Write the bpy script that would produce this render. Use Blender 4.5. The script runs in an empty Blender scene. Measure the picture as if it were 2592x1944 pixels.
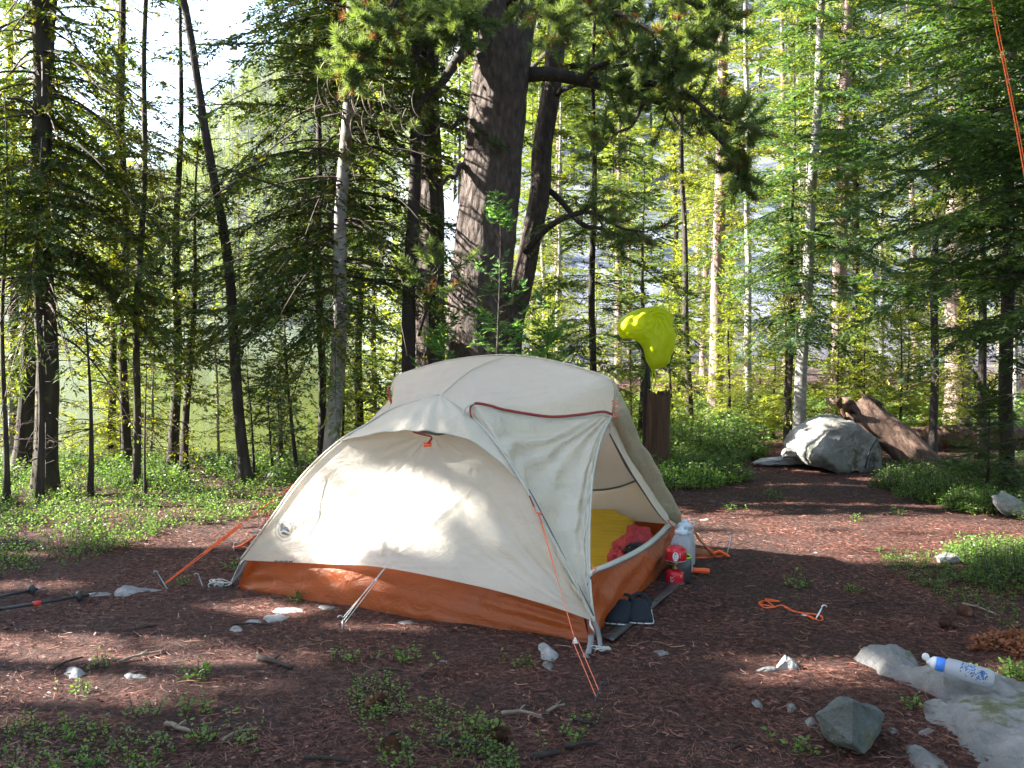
import bpy, bmesh, math, random
import numpy as np
from mathutils import Vector, Matrix, noise as mnoise
from mathutils.bvhtree import BVHTree

random.seed(7)
RNG = np.random.default_rng(7)
scene = bpy.context.scene
COL = scene.collection
CAM_H = 1.25; F = 2500.0; CX = 1296.0; HY = 830.0     # calibration: photo pixels, focal in pixels, horizon row

def P(px, py, Y):
    return np.array([(px-CX)/F*Y, Y, CAM_H-(py-HY)/F*Y])
def G(px, py, z=0.0):
    Y = F*(CAM_H-z)/(py-HY)
    return np.array([(px-CX)/F*Y, Y, z])

# sun direction (towards the sun)
SUN_EL = math.radians(31)
_h = np.array([-1.0, 0.09]); _h /= np.linalg.norm(_h)
SUN = np.array([_h[0]*math.cos(SUN_EL), _h[1]*math.cos(SUN_EL), math.sin(SUN_EL)])

# ------------------------------------------------------------------ terrain
def sstep(a, b, x):
    t = np.clip((x-a)/(b-a), 0, 1); return t*t*(3-2*t)
def wav(x, y, s, seed=0.0):
    return (np.sin(x*s+1.3+seed)+np.sin(y*s*1.17+.4+seed*2)+np.sin((x+y)*s*.73+2.1+seed)+np.sin((x*.8-y)*s*1.31+seed*3))*.25
LAKE_Z = -1.5
def gz(x, y):
    x = np.asarray(x, float); y = np.asarray(y, float)
    r = np.sqrt(x*x+(y-4)**2)
    z = 0.02*wav(x, y, 1.7)*sstep(6, 9, r)+.10*wav(x, y, .6, 2)*sstep(9, 16, r)
    # basin of the lake, left and behind
    basin = sstep(9.0, 13.0, y)*sstep(-.02, -.14, x/np.maximum(y, 1)-0.0)
    z = z*(1-basin)+(-2.3)*basin
    # slope rising right of the lake
    rt = sstep(-.16, .0, x/np.maximum(y, 1))
    z = z+rt*np.minimum(np.maximum(0, y-34)*.50*(1+.12*wav(x, y, .05)), 125)
    # wall beyond the lake
    lf = 1-rt
    cut = sstep(-.42, -.27, x/np.maximum(y, 1))
    E = np.interp(x/np.maximum(y, 1), [-.46, -.40, -.346, -.28, -.2], [.12, .17, .215, .27, .42])*250
    z = z+lf*cut*np.minimum(np.maximum(0, y-160)*(.62+.06*wav(x, y, .03)), E*(1+.04*wav(x, y, .08))) + lf*(1-cut)*np.maximum(0, y-175)*.16
    # far blue ridge on the left
    d = sstep(250, 400, y)*(1-cut)
    z = z+d*(48+16*wav(x, y, .02))
    z = z+sstep(30, 80, y)*1.6*wav(x, y, .35, 5)*np.clip((z+2.4)/3, 0, 1)
    return z

# ------------------------------------------------------------------ mesh helpers
def fast_mesh(name, verts, faces, fsize=4):
    me = bpy.data.meshes.new(name)
    verts = np.asarray(verts, np.float32).reshape(-1, 3)
    faces = np.asarray(faces, np.int32).reshape(-1, fsize)
    nv, nf = len(verts), len(faces)
    me.vertices.add(nv); me.vertices.foreach_set('co', verts.ravel())
    me.loops.add(nf*fsize); me.loops.foreach_set('vertex_index', faces.ravel())
    me.polygons.add(nf); me.polygons.foreach_set('loop_start', np.arange(nf, dtype=np.int32)*fsize)
    me.update(calc_edges=True)
    return me

def tag(o, label=None, cat=None, group=None, kind=None):
    if label: o['label'] = label
    if cat: o['category'] = cat
    if group: o['group'] = group
    if kind: o['kind'] = kind
    return o

def link(name, me, mats=None, parent=None, smooth=True, loc=None):
    if mats is not None:
        for m in (mats if isinstance(mats, (list, tuple)) else [mats]): me.materials.append(m)
    if smooth and len(me.polygons): me.polygons.foreach_set('use_smooth', np.ones(len(me.polygons), bool))
    o = bpy.data.objects.new(name, me); COL.objects.link(o)
    if parent is not None: o.parent = parent
    if loc is not None: o.location = Vector([float(c) for c in loc])
    return o

def empty(name, loc=(0, 0, 0)):
    o = bpy.data.objects.new(name, None); COL.objects.link(o); o.location = Vector([float(c) for c in loc]); o.empty_display_size = .1
    return o

class MB:
    """collects verts / quads+tris, several materials"""
    def __init__(s): s.v = []; s.f = []; s.m = []; s.n = 0
    def add(s, verts, faces, mi=0):
        verts = np.asarray(verts, float).reshape(-1, 3)
        s.v.append(verts)
        for fc in faces: s.f.append([int(i)+s.n for i in fc]); s.m.append(mi)
        s.n += len(verts)
    def grid(s, A, mi=0, closed=False):
        A = np.asarray(A); n, m = A.shape[:2]; fs = []
        for i in range(n-1):
            for j in range(m if closed else m-1):
                j2 = (j+1) % m; fs.append((i*m+j, i*m+j2, (i+1)*m+j2, (i+1)*m+j))
        s.add(A.reshape(-1, 3), fs, mi)
    def tube(s, pts, r, n=8, mi=0, cap=True, flat=None):
        pts = np.asarray(pts, float); k = len(pts)
        r = np.full(k, r) if np.isscalar(r) else np.asarray(r, float)
        T = np.gradient(pts, axis=0); T /= np.linalg.norm(T, axis=1)[:, None]+1e-12
        ref = np.array([0, 0, 1.0]) if abs(T[0][2]) < .9 else np.array([1.0, 0, 0])
        rings = []; u = np.cross(T[0], ref); u /= np.linalg.norm(u)
        for i in range(k):
            u = u-T[i]*np.dot(u, T[i]); u /= np.linalg.norm(u)+1e-12; w = np.cross(T[i], u)
            a = np.linspace(0, 2*math.pi, n, endpoint=False)
            fl = 1 if flat is None else flat
            rings.append(pts[i]+r[i]*(np.cos(a)[:, None]*u+fl*np.sin(a)[:, None]*w))
        A = np.array(rings); base = s.n
        s.grid(A, mi, closed=True)
        if cap:
            s.f.append([base+j for j in range(n)][::-1]); s.m.append(mi)
            s.f.append([base+(k-1)*n+j for j in range(n)]); s.m.append(mi)
    def lathe(s, prof, n=24, mi=0, M=None, cap=True):
        """prof: list of (r,z)"""
        prof = np.asarray(prof, float); a = np.linspace(0, 2*math.pi, n, endpoint=False)
        A = np.stack([prof[:, 0][:, None]*np.cos(a), prof[:, 0][:, None]*np.sin(a), np.repeat(prof[:, 1][:, None], n, 1)], -1)
        if M is not None: A = (A.reshape(-1, 3)@M[:3, :3].T+M[:3, 3]).reshape(A.shape)
        base = s.n; s.grid(A, mi, closed=True); k = len(prof)
        if not cap: return
        s.f.append([base+j for j in range(n)][::-1]); s.m.append(mi)
        s.f.append([base+(k-1)*n+j for j in range(n)]); s.m.append(mi)
    def build(s, name, mats, parent=None, smooth=True, loc=None):
        me = bpy.data.meshes.new(name)
        V = np.concatenate(s.v) if s.v else np.zeros((0, 3))
        me.from_pydata([tuple(map(float, v)) for v in V], [], s.f)
        me.validate()
        if isinstance(mats, (list, tuple)) and len(mats) > 1 and len(s.m) == len(me.polygons):
            me.polygons.foreach_set('material_index', np.array(s.m, np.int32))
        o = link(name, me, mats, parent, smooth, loc)
        return o

def solidify(o, t, offset=0.0):
    m = o.modifiers.new('thick', 'SOLIDIFY'); m.thickness = t; m.offset = offset
def bevel(o, w, seg=2):
    m = o.modifiers.new('bev', 'BEVEL'); m.width = w; m.segments = seg; m.limit_method = 'ANGLE'

def spline(pts, n):
    """Catmull-Rom through pts"""
    pts = np.asarray(pts, float); k = len(pts)
    if k == 2: return pts[0]+(pts[1]-pts[0])*np.linspace(0, 1, n)[:, None]
    ext = np.vstack([2*pts[0]-pts[1], pts, 2*pts[-1]-pts[-2]])
    out = []
    for t in np.linspace(0, k-1-1e-9, n):
        i = int(t); f = t-i; a, b, c, d = ext[i], ext[i+1], ext[i+2], ext[i+3]
        out.append(.5*((2*b)+(-a+c)*f+(2*a-5*b+4*c-d)*f*f+(-a+3*b-3*c+d)*f**3))
    return np.array(out)

# ------------------------------------------------------------------ materials
def ramp(nt, stops):
    r = nt.nodes.new('ShaderNodeValToRGB'); e = r.color_ramp.elements
    while len(e) > 1: e.remove(e[-1])
    e[0].position, e[0].color = stops[0][0], (*stops[0][1], 1)
    for p, c in stops[1:]:
        k = e.new(p); k.color = (*c, 1)
    return r
def newmat(name):
    m = bpy.data.materials.new(name); m.use_nodes = True
    nt = m.node_tree; b = nt.nodes['Principled BSDF']; o = nt.nodes['Material Output']
    return m, nt, b, o
def tex(nt, kind, scale, coord='Object', detail=4, vec=None, stretch=None, rough=.55, rot=None):
    tc = nt.nodes.new('ShaderNodeTexCoord'); t = nt.nodes.new(kind)
    t.inputs['Scale'].default_value = scale
    if 'Detail' in t.inputs: t.inputs['Detail'].default_value = detail
    if 'Roughness' in t.inputs and kind == 'ShaderNodeTexNoise': t.inputs['Roughness'].default_value = rough
    src = tc.outputs[coord]
    if coord == 'World':
        pass
    if rot:
        m0 = nt.nodes.new('ShaderNodeMapping'); m0.inputs['Rotation'].default_value = rot; nt.links.new(src, m0.inputs['Vector']); src = m0.outputs[0]
    if stretch:
        mp = nt.nodes.new('ShaderNodeMapping'); mp.inputs['Scale'].default_value = stretch
        nt.links.new(src, mp.inputs['Vector']); src = mp.outputs[0]
    nt.links.new(src, t.inputs['Vector']); return t
def bump(nt, b, hsock, strength, dist=.01, chain=None):
    n = nt.nodes.new('ShaderNodeBump'); n.inputs['Strength'].default_value = strength; n.inputs['Distance'].default_value = dist
    nt.links.new(hsock, n.inputs['Height'])
    if chain is not None: nt.links.new(chain.outputs[0], n.inputs['Normal'])
    nt.links.new(n.outputs[0], b.inputs['Normal']); return n
def plain(name, c, rough=.5, metal=0., nscale=30, var=.12, spec=.5, bmp=.05):
    m, nt, b, o = newmat(name)
    t = tex(nt, 'ShaderNodeTexNoise', nscale)
    c = np.array(c); r = ramp(nt, [(.3, tuple(c*(1-var))), (.7, tuple(np.minimum(c*(1+var), 1)))])
    nt.links.new(t.outputs['Fac'], r.inputs[0]); nt.links.new(r.outputs[0], b.inputs['Base Color'])
    b.inputs['Roughness'].default_value = rough; b.inputs['Metallic'].default_value = metal
    b.inputs['Specular IOR Level'].default_value = spec
    if bmp: bump(nt, b, t.outputs['Fac'], bmp, .005)
    return m
def leafmat(name, cols, transl=.4, tcol=None, rough=.5, nscale=1.1):
    """cols: dark, mid, light base colours; hue differs from leaf to leaf"""
    m, nt, b, o = newmat(name)
    g = nt.nodes.new('ShaderNodeNewGeometry')
    n = tex(nt, 'ShaderNodeTexNoise', nscale, detail=2)
    mx = nt.nodes.new('ShaderNodeMath'); mx.operation = 'MULTIPLY_ADD'; mx.inputs[1].default_value = .45
    nt.links.new(g.outputs['Random Per Island'], mx.inputs[0])
    ms = nt.nodes.new('ShaderNodeMath'); ms.operation = 'MULTIPLY_ADD'; ms.inputs[1].default_value = 1.1; ms.inputs[2].default_value = -.28
    nt.links.new(n.outputs['Fac'], ms.inputs[0]); nt.links.new(ms.outputs[0], mx.inputs[2])
    r = ramp(nt, [(0, cols[0]), (.5, cols[1]), (1, cols[2])])
    nt.links.new(mx.outputs[0], r.inputs[0]); nt.links.new(r.outputs[0], b.inputs['Base Color'])
    b.inputs['Roughness'].default_value = rough; b.inputs['Specular IOR Level'].default_value = .35
    tr = nt.nodes.new('ShaderNodeBsdfTranslucent')
    if tcol is None: tcol = (2.1, 2.1, .65)
    mc = nt.nodes.new('ShaderNodeVectorMath'); mc.operation = 'MULTIPLY'; mc.inputs[1].default_value = tcol
    nt.links.new(r.outputs[0], mc.inputs[0]); nt.links.new(mc.outputs[0], tr.inputs['Color'])
    ad = nt.nodes.new('ShaderNodeMixShader'); ad.inputs[0].default_value = transl
    nt.links.new(b.outputs[0], ad.inputs[1]); nt.links.new(tr.outputs[0], ad.inputs[2]); nt.links.new(ad.outputs[0], o.inputs['Surface'])
    return m
def barkmat(name, c1, c2, c3, scale=14, stretch=(1, 1, .22), bs=.7, dist=.012, lichen=None, rot=None):
    m, nt, b, o = newmat(name)
    v = tex(nt, 'ShaderNodeTexVoronoi', scale, stretch=stretch, rot=rot); v.feature = 'F1'; v.inputs['Detail'].default_value = 0
    n = tex(nt, 'ShaderNodeTexNoise', scale*1.4, stretch=stretch, detail=6, rough=.7, rot=rot)
    mxx = nt.nodes.new('ShaderNodeMath'); mxx.operation = 'MULTIPLY'
    nt.links.new(v.outputs['Distance'], mxx.inputs[0]); nt.links.new(n.outputs['Fac'], mxx.inputs[1])
    r = ramp(nt, [(.05, c1), (.28, c2), (.55, c3)])
    nt.links.new(n.outputs['Fac'], r.inputs[0])
    r2 = ramp(nt, [(.0, c3), (.35, c2), (.6, c1)]); nt.links.new(v.outputs['Distance'], r2.inputs[0])
    mx = nt.nodes.new('ShaderNodeMix'); mx.data_type = 'RGBA'; mx.inputs[0].default_value = .5
    nt.links.new(r.outputs[0], mx.inputs[6]); nt.links.new(r2.outputs[0], mx.inputs[7]); last = mx.outputs[2]
    if lichen is not None:
        ln = tex(nt, 'ShaderNodeTexNoise', 3.3, detail=5, rough=.75); lr = ramp(nt, [(.56, (0, 0, 0)), (.64, (1, 1, 1))])
        nt.links.new(ln.outputs['Fac'], lr.inputs[0])
        mm = nt.nodes.new('ShaderNodeMix'); mm.data_type = 'RGBA'; mm.inputs[7].default_value = (*lichen, 1)
        nt.links.new(lr.outputs[0], mm.inputs[0]); nt.links.new(last, mm.inputs[6]); last = mm.outputs[2]
    nt.links.new(last, b.inputs['Base Color']); b.inputs['Roughness'].default_value = .85; b.inputs['Specular IOR Level'].default_value = .25
    inv = nt.nodes.new('ShaderNodeMath'); inv.operation = 'SUBTRACT'; inv.inputs[0].default_value = 1
    nt.links.new(v.outputs['Distance'], inv.inputs[1])
    ad = nt.nodes.new('ShaderNodeMath'); ad.operation = 'ADD'; nt.links.new(inv.outputs[0], ad.inputs[0]); nt.links.new(n.outputs['Fac'], ad.inputs[1])
    bump(nt, b, ad.outputs[0], bs, dist)
    return m
def rockmat(name, c1, c2, c3, scale=5, bs=.5, dark=(.05, .05, .045), moss=None):
    m, nt, b, o = newmat(name)
    n = tex(nt, 'ShaderNodeTexNoise', scale, detail=9, rough=.65)
    r = ramp(nt, [(.3, c1), (.5, c2), (.68, c3)]); nt.links.new(n.outputs['Fac'], r.inputs[0]); last = r.outputs[0]
    s = tex(nt, 'ShaderNodeTexVoronoi', scale*22); sr = ramp(nt, [(.0, (1, 1, 1)), (.16, (0, 0, 0))]); nt.links.new(s.outputs['Distance'], sr.inputs[0])
    mm = nt.nodes.new('ShaderNodeMix'); mm.data_type = 'RGBA'; mm.inputs[7].default_value = (*dark, 1)
    nt.links.new(sr.outputs[0], mm.inputs[0]); nt.links.new(last, mm.inputs[6]); last = mm.outputs[2]
    if moss is not None:
        ln = tex(nt, 'ShaderNodeTexNoise', scale*.8, detail=7, rough=.7); lr = ramp(nt, [(.55, (0, 0, 0)), (.62, (1, 1, 1))])
        nt.links.new(ln.outputs['Fac'], lr.inputs[0])
        m2 = nt.nodes.new('ShaderNodeMix'); m2.data_type = 'RGBA'; m2.inputs[7].default_value = (*moss, 1)
        nt.links.new(lr.outputs[0], m2.inputs[0]); nt.links.new(last, m2.inputs[6]); last = m2.outputs[2]
    nt.links.new(last, b.inputs['Base Color']); b.inputs['Roughness'].default_value = .8; b.inputs['Specular IOR Level'].default_value = .3
    f = tex(nt, 'ShaderNodeTexNoise', scale*8, detail=6, rough=.7)
    b1 = bump(nt, b, f.outputs['Fac'], bs, .012)
    b2 = nt.nodes.new('ShaderNodeBump'); b2.inputs['Strength'].default_value = bs; b2.inputs['Distance'].default_value = .05
    nt.links.new(n.outputs['Fac'], b2.inputs['Height']); nt.links.new(b2.outputs[0], b1.inputs['Normal'])
    return m
def fabric(name, c, transl=.3, rough=.55, bs=.35, bscale=9, tint=None, sheen=0):
    m, nt, b, o = newmat(name)
    w = tex(nt, 'ShaderNodeTexNoise', bscale, detail=6, rough=.6, stretch=(1, 1, 1.4)); w.inputs['Distortion'].default_value = 1.2
    c = np.array(c); r = ramp(nt, [(.3, tuple(c*.93)), (.7, tuple(np.minimum(c*1.05, 1)))])
    nt.links.new(w.outputs['Fac'], r.inputs[0]); nt.links.new(r.outputs[0], b.inputs['Base Color'])
    b.inputs['Roughness'].default_value = rough; b.inputs['Specular IOR Level'].default_value = .4
    w2 = tex(nt, 'ShaderNodeTexNoise', bscale*5, detail=4); w2.inputs['Distortion'].default_value = 2.0
    b1 = bump(nt, b, w.outputs['Fac'], bs, .025)
    b2 = nt.nodes.new('ShaderNodeBump'); b2.inputs['Strength'].default_value = bs*.6; b2.inputs['Distance'].default_value = .004
    nt.links.new(w2.outputs['Fac'], b2.inputs['Height']); nt.links.new(b2.outputs[0], b1.inputs['Normal'])
    tr = nt.nodes.new('ShaderNodeBsdfTranslucent'); tr.inputs['Color'].default_value = (*(tint if tint else tuple(c)), 1)
    nt.links.new(b1.outputs[0], tr.inputs['Normal'])
    mx = nt.nodes.new('ShaderNodeMixShader'); mx.inputs[0].default_value = transl
    nt.links.new(b.outputs[0], mx.inputs[1]); nt.links.new(tr.outputs[0], mx.inputs[2]); nt.links.new(mx.outputs[0], o.inputs['Surface'])
    return m

M = {}
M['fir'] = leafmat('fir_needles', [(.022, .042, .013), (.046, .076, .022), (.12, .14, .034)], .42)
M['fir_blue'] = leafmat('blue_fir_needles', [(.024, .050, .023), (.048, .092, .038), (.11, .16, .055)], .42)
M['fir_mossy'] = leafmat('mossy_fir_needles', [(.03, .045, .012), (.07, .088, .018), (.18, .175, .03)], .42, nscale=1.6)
M['fir_far'] = leafmat('far_conifer_needles', [(.06, .08, .016), (.14, .165, .030), (.30, .30, .055)], .5, nscale=.7)  # brightened beyond real needles: sunlit, backlit glow put into the colour
M['larch'] = leafmat('larch_needles', [(.035, .06, .010), (.08, .11, .018), (.16, .18, .032)], .4, nscale=.6)
M['sapling'] = leafmat('sapling_needles', [(.05, .12, .04), (.10, .20, .07), (.18, .30, .10)], .45, nscale=3)
M['pine'] = leafmat('pine_needles', [(.045, .075, .034), (.10, .14, .062), (.20, .24, .11)], .45, nscale=2)
M['rust'] = leafmat('dead_needles', [(.16, .05, .02), (.24, .08, .03), (.32, .13, .05)], .3, tcol=(1.3, 1.2, 1))
M['moss'] = leafmat('tree_moss', [(.10, .11, .012), (.20, .20, .02), (.34, .31, .03)], .45, nscale=4, tcol=(1.4, 1.4, .6))
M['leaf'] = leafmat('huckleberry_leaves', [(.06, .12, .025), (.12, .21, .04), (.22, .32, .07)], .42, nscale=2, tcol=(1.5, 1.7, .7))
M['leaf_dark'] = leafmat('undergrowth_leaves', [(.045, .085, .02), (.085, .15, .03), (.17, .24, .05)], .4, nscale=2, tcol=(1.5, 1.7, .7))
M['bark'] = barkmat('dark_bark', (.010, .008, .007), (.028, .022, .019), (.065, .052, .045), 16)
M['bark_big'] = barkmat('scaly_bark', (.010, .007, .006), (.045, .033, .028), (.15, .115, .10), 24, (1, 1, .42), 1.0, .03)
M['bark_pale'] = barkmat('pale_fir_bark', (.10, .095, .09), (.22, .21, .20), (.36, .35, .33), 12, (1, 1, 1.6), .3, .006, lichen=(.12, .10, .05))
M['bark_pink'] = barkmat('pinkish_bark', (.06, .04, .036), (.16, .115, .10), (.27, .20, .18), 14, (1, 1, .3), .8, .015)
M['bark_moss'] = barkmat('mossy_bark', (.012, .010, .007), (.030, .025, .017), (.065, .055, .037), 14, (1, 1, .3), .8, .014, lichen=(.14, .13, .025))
M['stump'] = barkmat('rotten_stump_wood', (.018, .010, .007), (.075, .036, .020), (.20, .11, .065), 20, (1, 1, .10), 1.0, .04)
M['log'] = barkmat('weathered_log', (.03, .016, .012), (.085, .048, .034), (.19, .125, .095), 14, (1, 1, .10), 1.0, .025, rot=(0, .67, 0))
M['twig'] = plain('twig', (.055, .042, .036), .9, nscale=40, var=.5, spec=.2)
M['twig_pale'] = plain('bleached_twig', (.20, .16, .13), .9, nscale=40, var=.35, spec=.2)
M['rock'] = rockmat('granite', (.11, .108, .105), (.18, .175, .168), (.27, .265, .255), 4, moss=(.10, .105, .05))
M['rock_blue'] = rockmat('blue_grey_stone', (.060, .068, .066), (.095, .108, .106), (.16, .175, .175), 7, .5, moss=(.10, .10, .055))
M['rock_pale'] = rockmat('pale_stone', (.17, .17, .168), (.26, .26, .255), (.38, .38, .375), 9, .35)
M['boulder'] = rockmat('lichened_boulder', (.12, .115, .10), (.21, .20, .18), (.34, .33, .31), 3.0, .7, moss=(.075, .075, .05))
M['fly'] = fabric('fly_nylon', (.79, .735, .63), .48, .42, .45, 7)
M['flap'] = fabric('creased_fly_nylon', (.80, .725, .60), .38, .36, .9, 11)
M['roll'] = fabric('rolled_nylon', (.58, .52, .38), .30, .45, .8, 10)
M['inner'] = fabric('inner_tent_nylon', (.90, .84, .74), .5, .6, .2, 4)
M['mesh_cloth'] = fabric('inner_tent_mesh', (.78, .77, .74), .6, .7, .1, 5)
M['orange'] = fabric('orange_nylon', (.36, .085, .022), .20, .36, .6, 8, tint=(.5, .10, .02))
M['grey_web'] = fabric('grey_webbing', (.22, .22, .23), .1, .6, .1, 30)
M['hem'] = fabric('cream_hem', (.66, .64, .56), .25, .55, .5, 14)
M['red_tape'] = fabric('red_zip_tape', (.30, .035, .03), .15, .5, .2, 30)
M['dark_tape'] = plain('dark_tape', (.10, .10, .12), .6)
M['alu'] = plain('aluminium', (.62, .63, .66), .3, .9, var=.05)
M['steel'] = plain('grey_metal', (.30, .31, .33), .35, .9, var=.1)
M['cord_o'] = plain('orange_cord', (.85, .12, .015), .6, nscale=300, var=.25)
M['cord_r'] = plain('pink_red_cord', (.70, .16, .08), .6, nscale=300, var=.25)
M['cord_g'] = plain('grey_cord', (.45, .44, .42), .6, nscale=300, var=.25)
M['yellow_pad'] = fabric('yellow_pad_fabric', (.50, .33, .015), .05, .45, .2, 12)
M['lime'] = fabric('lime_ripstop', (.62, .70, .02), .5, .35, 1.0, 7, tint=(.85, .92, .03))
M['red_cloth'] = fabric('red_jacket_cloth', (.34, .022, .03), .05, .65, .5, 12)
M['black_cloth'] = fabric('black_jacket_cloth', (.012, .012, .014), .02, .7, .3, 14)
M['black'] = plain('black_rubber', (.018, .022, .028), .55, nscale=60, var=.3)
M['navy'] = plain('dark_clog_foam', (.010, .015, .022), .75, nscale=80, var=.3, spec=.25)
M['white'] = plain('white_plastic', (.72, .74, .76), .4, var=.04)
M['sole'] = plain('white_sole_rim', (.60, .62, .63), .5, var=.1)
M['ink'] = plain('dark_ink', (.06, .08, .12), .6)
M['can_red'] = plain('red_enamel', (.50, .012, .025), .22, .1, var=.05, bmp=0)
M['gold'] = plain('brass', (.5, .38, .15), .35, .9)
M['pot'] = plain('dark_anodised_pot', (.055, .06, .065), .4, .3, var=.15)
M['lime_rim'] = plain('lime_rubber', (.45, .70, .02), .5)
M['orange_pl'] = plain('orange_plastic', (.85, .10, .02), .4, var=.05)
M['blue_pl'] = plain('blue_plastic', (.06, .22, .75), .4, var=.05)
M['cone'] = plain('pine_cone', (.09, .035, .018), .8, nscale=50, var=.5)
M['tarp'] = plain('grey_footprint', (.035, .037, .042), .35, nscale=12, var=.3)
def jugmat():
    m, nt, b, o = newmat('cloudy_plastic'); b.inputs['Base Color'].default_value = (.72, .74, .80, 1); b.inputs['Roughness'].default_value = .35
    tr = nt.nodes.new('ShaderNodeBsdfTranslucent'); tr.inputs['Color'].default_value = (.75, .77, .82, 1)
    n = tex(nt, 'ShaderNodeTexNoise', 12); r = ramp(nt, [(.3, (.40, .42, .47)), (.7, (.52, .54, .58))]); nt.links.new(n.outputs['Fac'], r.inputs[0]); nt.links.new(r.outputs[0], b.inputs['Base Color'])
    mx = nt.nodes.new('ShaderNodeMixShader'); mx.inputs[0].default_value = .45
    nt.links.new(b.outputs[0], mx.inputs[1]); nt.links.new(tr.outputs[0], mx.inputs[2]); nt.links.new(mx.outputs[0], o.inputs['Surface'])
    return m
M['jug'] = jugmat()

def groundmat():
    m, nt, b, o = newmat('forest_floor')
    g = nt.nodes.new('ShaderNodeNewGeometry')
    def T(kind, s, d=6, rough=.65, st=None):
        t = nt.nodes.new(kind); t.inputs['Scale'].default_value = s
        if 'Detail' in t.inputs: t.inputs['Detail'].default_value = d
        if kind == 'ShaderNodeTexNoise': t.inputs['Roughness'].default_value = rough
        src = g.outputs['Position']
        if st:
            mp = nt.nodes.new('ShaderNodeMapping'); mp.inputs['Scale'].default_value = st; nt.links.new(src, mp.inputs[0]); src = mp.outputs[0]
        nt.links.new(src, t.inputs['Vector']); return t
    n1 = T('ShaderNodeTexNoise', 38, 8, .75); r1 = ramp(nt, [(.34, (.011, .006, .005)), (.48, (.054, .020, .015)), (.58, (.17, .066, .046)), (.70, (.46, .26, .20))])
    nt.links.new(n1.outputs['Fac'], r1.inputs[0])
    n2 = T('ShaderNodeTexNoise', 1.3, 5); r2 = ramp(nt, [(.42, (.45, .45, .45)), (.62, (1, 1, 1))]); nt.links.new(n2.outputs['Fac'], r2.inputs[0])
    # bare dark soil patches
    soil = nt.nodes.new('ShaderNodeMix'); soil.data_type = 'RGBA'; soil.inputs[6].default_value = (.045, .034, .031, 1)
    nt.links.new(r2.outputs[0], soil.inputs[0]); nt.links.new(r1.outputs[0], soil.inputs[7])
    last = soil.outputs[2]
    # far hillsides: green scrub and pale talus by place (left of the lake green, right rock)
    sep = nt.nodes.new('ShaderNodeSeparateXYZ'); nt.links.new(g.outputs['Position'], sep.inputs[0])
    far = nt.nodes.new('ShaderNodeMapRange'); far.inputs['From Min'].default_value = 24; far.inputs['From Max'].default_value = 40; nt.links.new(sep.outputs['Y'], far.inputs['Value'])
    tn = T('ShaderNodeTexNoise', .05, 6, .6); tr = ramp(nt, [(.44, (1, 1, 1)), (.54, (0, 0, 0))]); nt.links.new(tn.outputs['Fac'], tr.inputs[0])
    talN = T('ShaderNodeTexVoronoi', .7, 0); talR = ramp(nt, [(0, (.20, .22, .27)), (.5, (.11, .125, .165)), (1, (.035, .042, .065))]); nt.links.new(talN.outputs['Distance'], talR.inputs[0])
    scrN = T('ShaderNodeTexNoise', .8, 6, .7); scrR = ramp(nt, [(.35, (.014, .026, .005)), (.6, (.05, .07, .012))]); nt.links.new(scrN.outputs['Fac'], scrR.inputs[0])
    # divide: x/y
    dv = nt.nodes.new('ShaderNodeMath'); dv.operation = 'DIVIDE'; nt.links.new(sep.outputs['X'], dv.inputs[0]); nt.links.new(sep.outputs['Y'], dv.inputs[1])
    side = nt.nodes.new('ShaderNodeMapRange'); side.inputs['From Min'].default_value = -.22; side.inputs['From Max'].default_value = -.06; nt.links.new(dv.outputs[0], side.inputs['Value'])
    mxr = nt.nodes.new('ShaderNodeMath'); mxr.operation = 'MAXIMUM'; nt.links.new(side.outputs[0], mxr.inputs[0]); mxr.inputs[1].default_value = .25
    rockf = nt.nodes.new('ShaderNodeMath'); rockf.operation = 'MULTIPLY'; nt.links.new(mxr.outputs[0], rockf.inputs[0])
    trm = nt.nodes.new('ShaderNodeMath'); trm.operation = 'MAXIMUM'; trm.inputs[1].default_value = .7; nt.links.new(tr.outputs[0], trm.inputs[0]); nt.links.new(trm.outputs[0], rockf.inputs[1])
    hill = nt.nodes.new('ShaderNodeMix'); hill.data_type = 'RGBA'; nt.links.new(rockf.outputs[0], hill.inputs[0]); nt.links.new(scrR.outputs[0], hill.inputs[6]); nt.links.new(talR.outputs[0], hill.inputs[7])
    fm = nt.nodes.new('ShaderNodeMix'); fm.data_type = 'RGBA'; nt.links.new(far.outputs[0], fm.inputs[0]); nt.links.new(last, fm.inputs[6]); nt.links.new(hill.outputs[2], fm.inputs[7])
    nt.links.new(fm.outputs[2], b.inputs['Base Color'])
    b.inputs['Roughness'].default_value = .9; b.inputs['Specular IOR Level'].default_value = .2
    b1 = bump(nt, b, n1.outputs['Fac'], .9, .03)
    b2 = nt.nodes.new('ShaderNodeBump'); b2.inputs['Strength'].default_value = .6; b2.inputs['Distance'].default_value = .12
    n3 = T('ShaderNodeTexNoise', 6, 5); nt.links.new(n3.outputs['Fac'], b2.inputs['Height']); nt.links.new(b2.outputs[0], b1.inputs['Normal'])
    return m
M['ground'] = groundmat()
def watermat():
    m, nt, b, o = newmat('lake_water')
    b.inputs['Base Color'].default_value = (.050, .060, .008, 1); b.inputs['Roughness'].default_value = .10; b.inputs['IOR'].default_value = 1.2
    b.inputs['Specular IOR Level'].default_value = .5
    n = tex(nt, 'ShaderNodeTexNoise', .5, detail=3, stretch=(3, .6, 1)); bump(nt, b, n.outputs['Fac'], .04, .05)
    return m
M['water'] = watermat()

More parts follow.
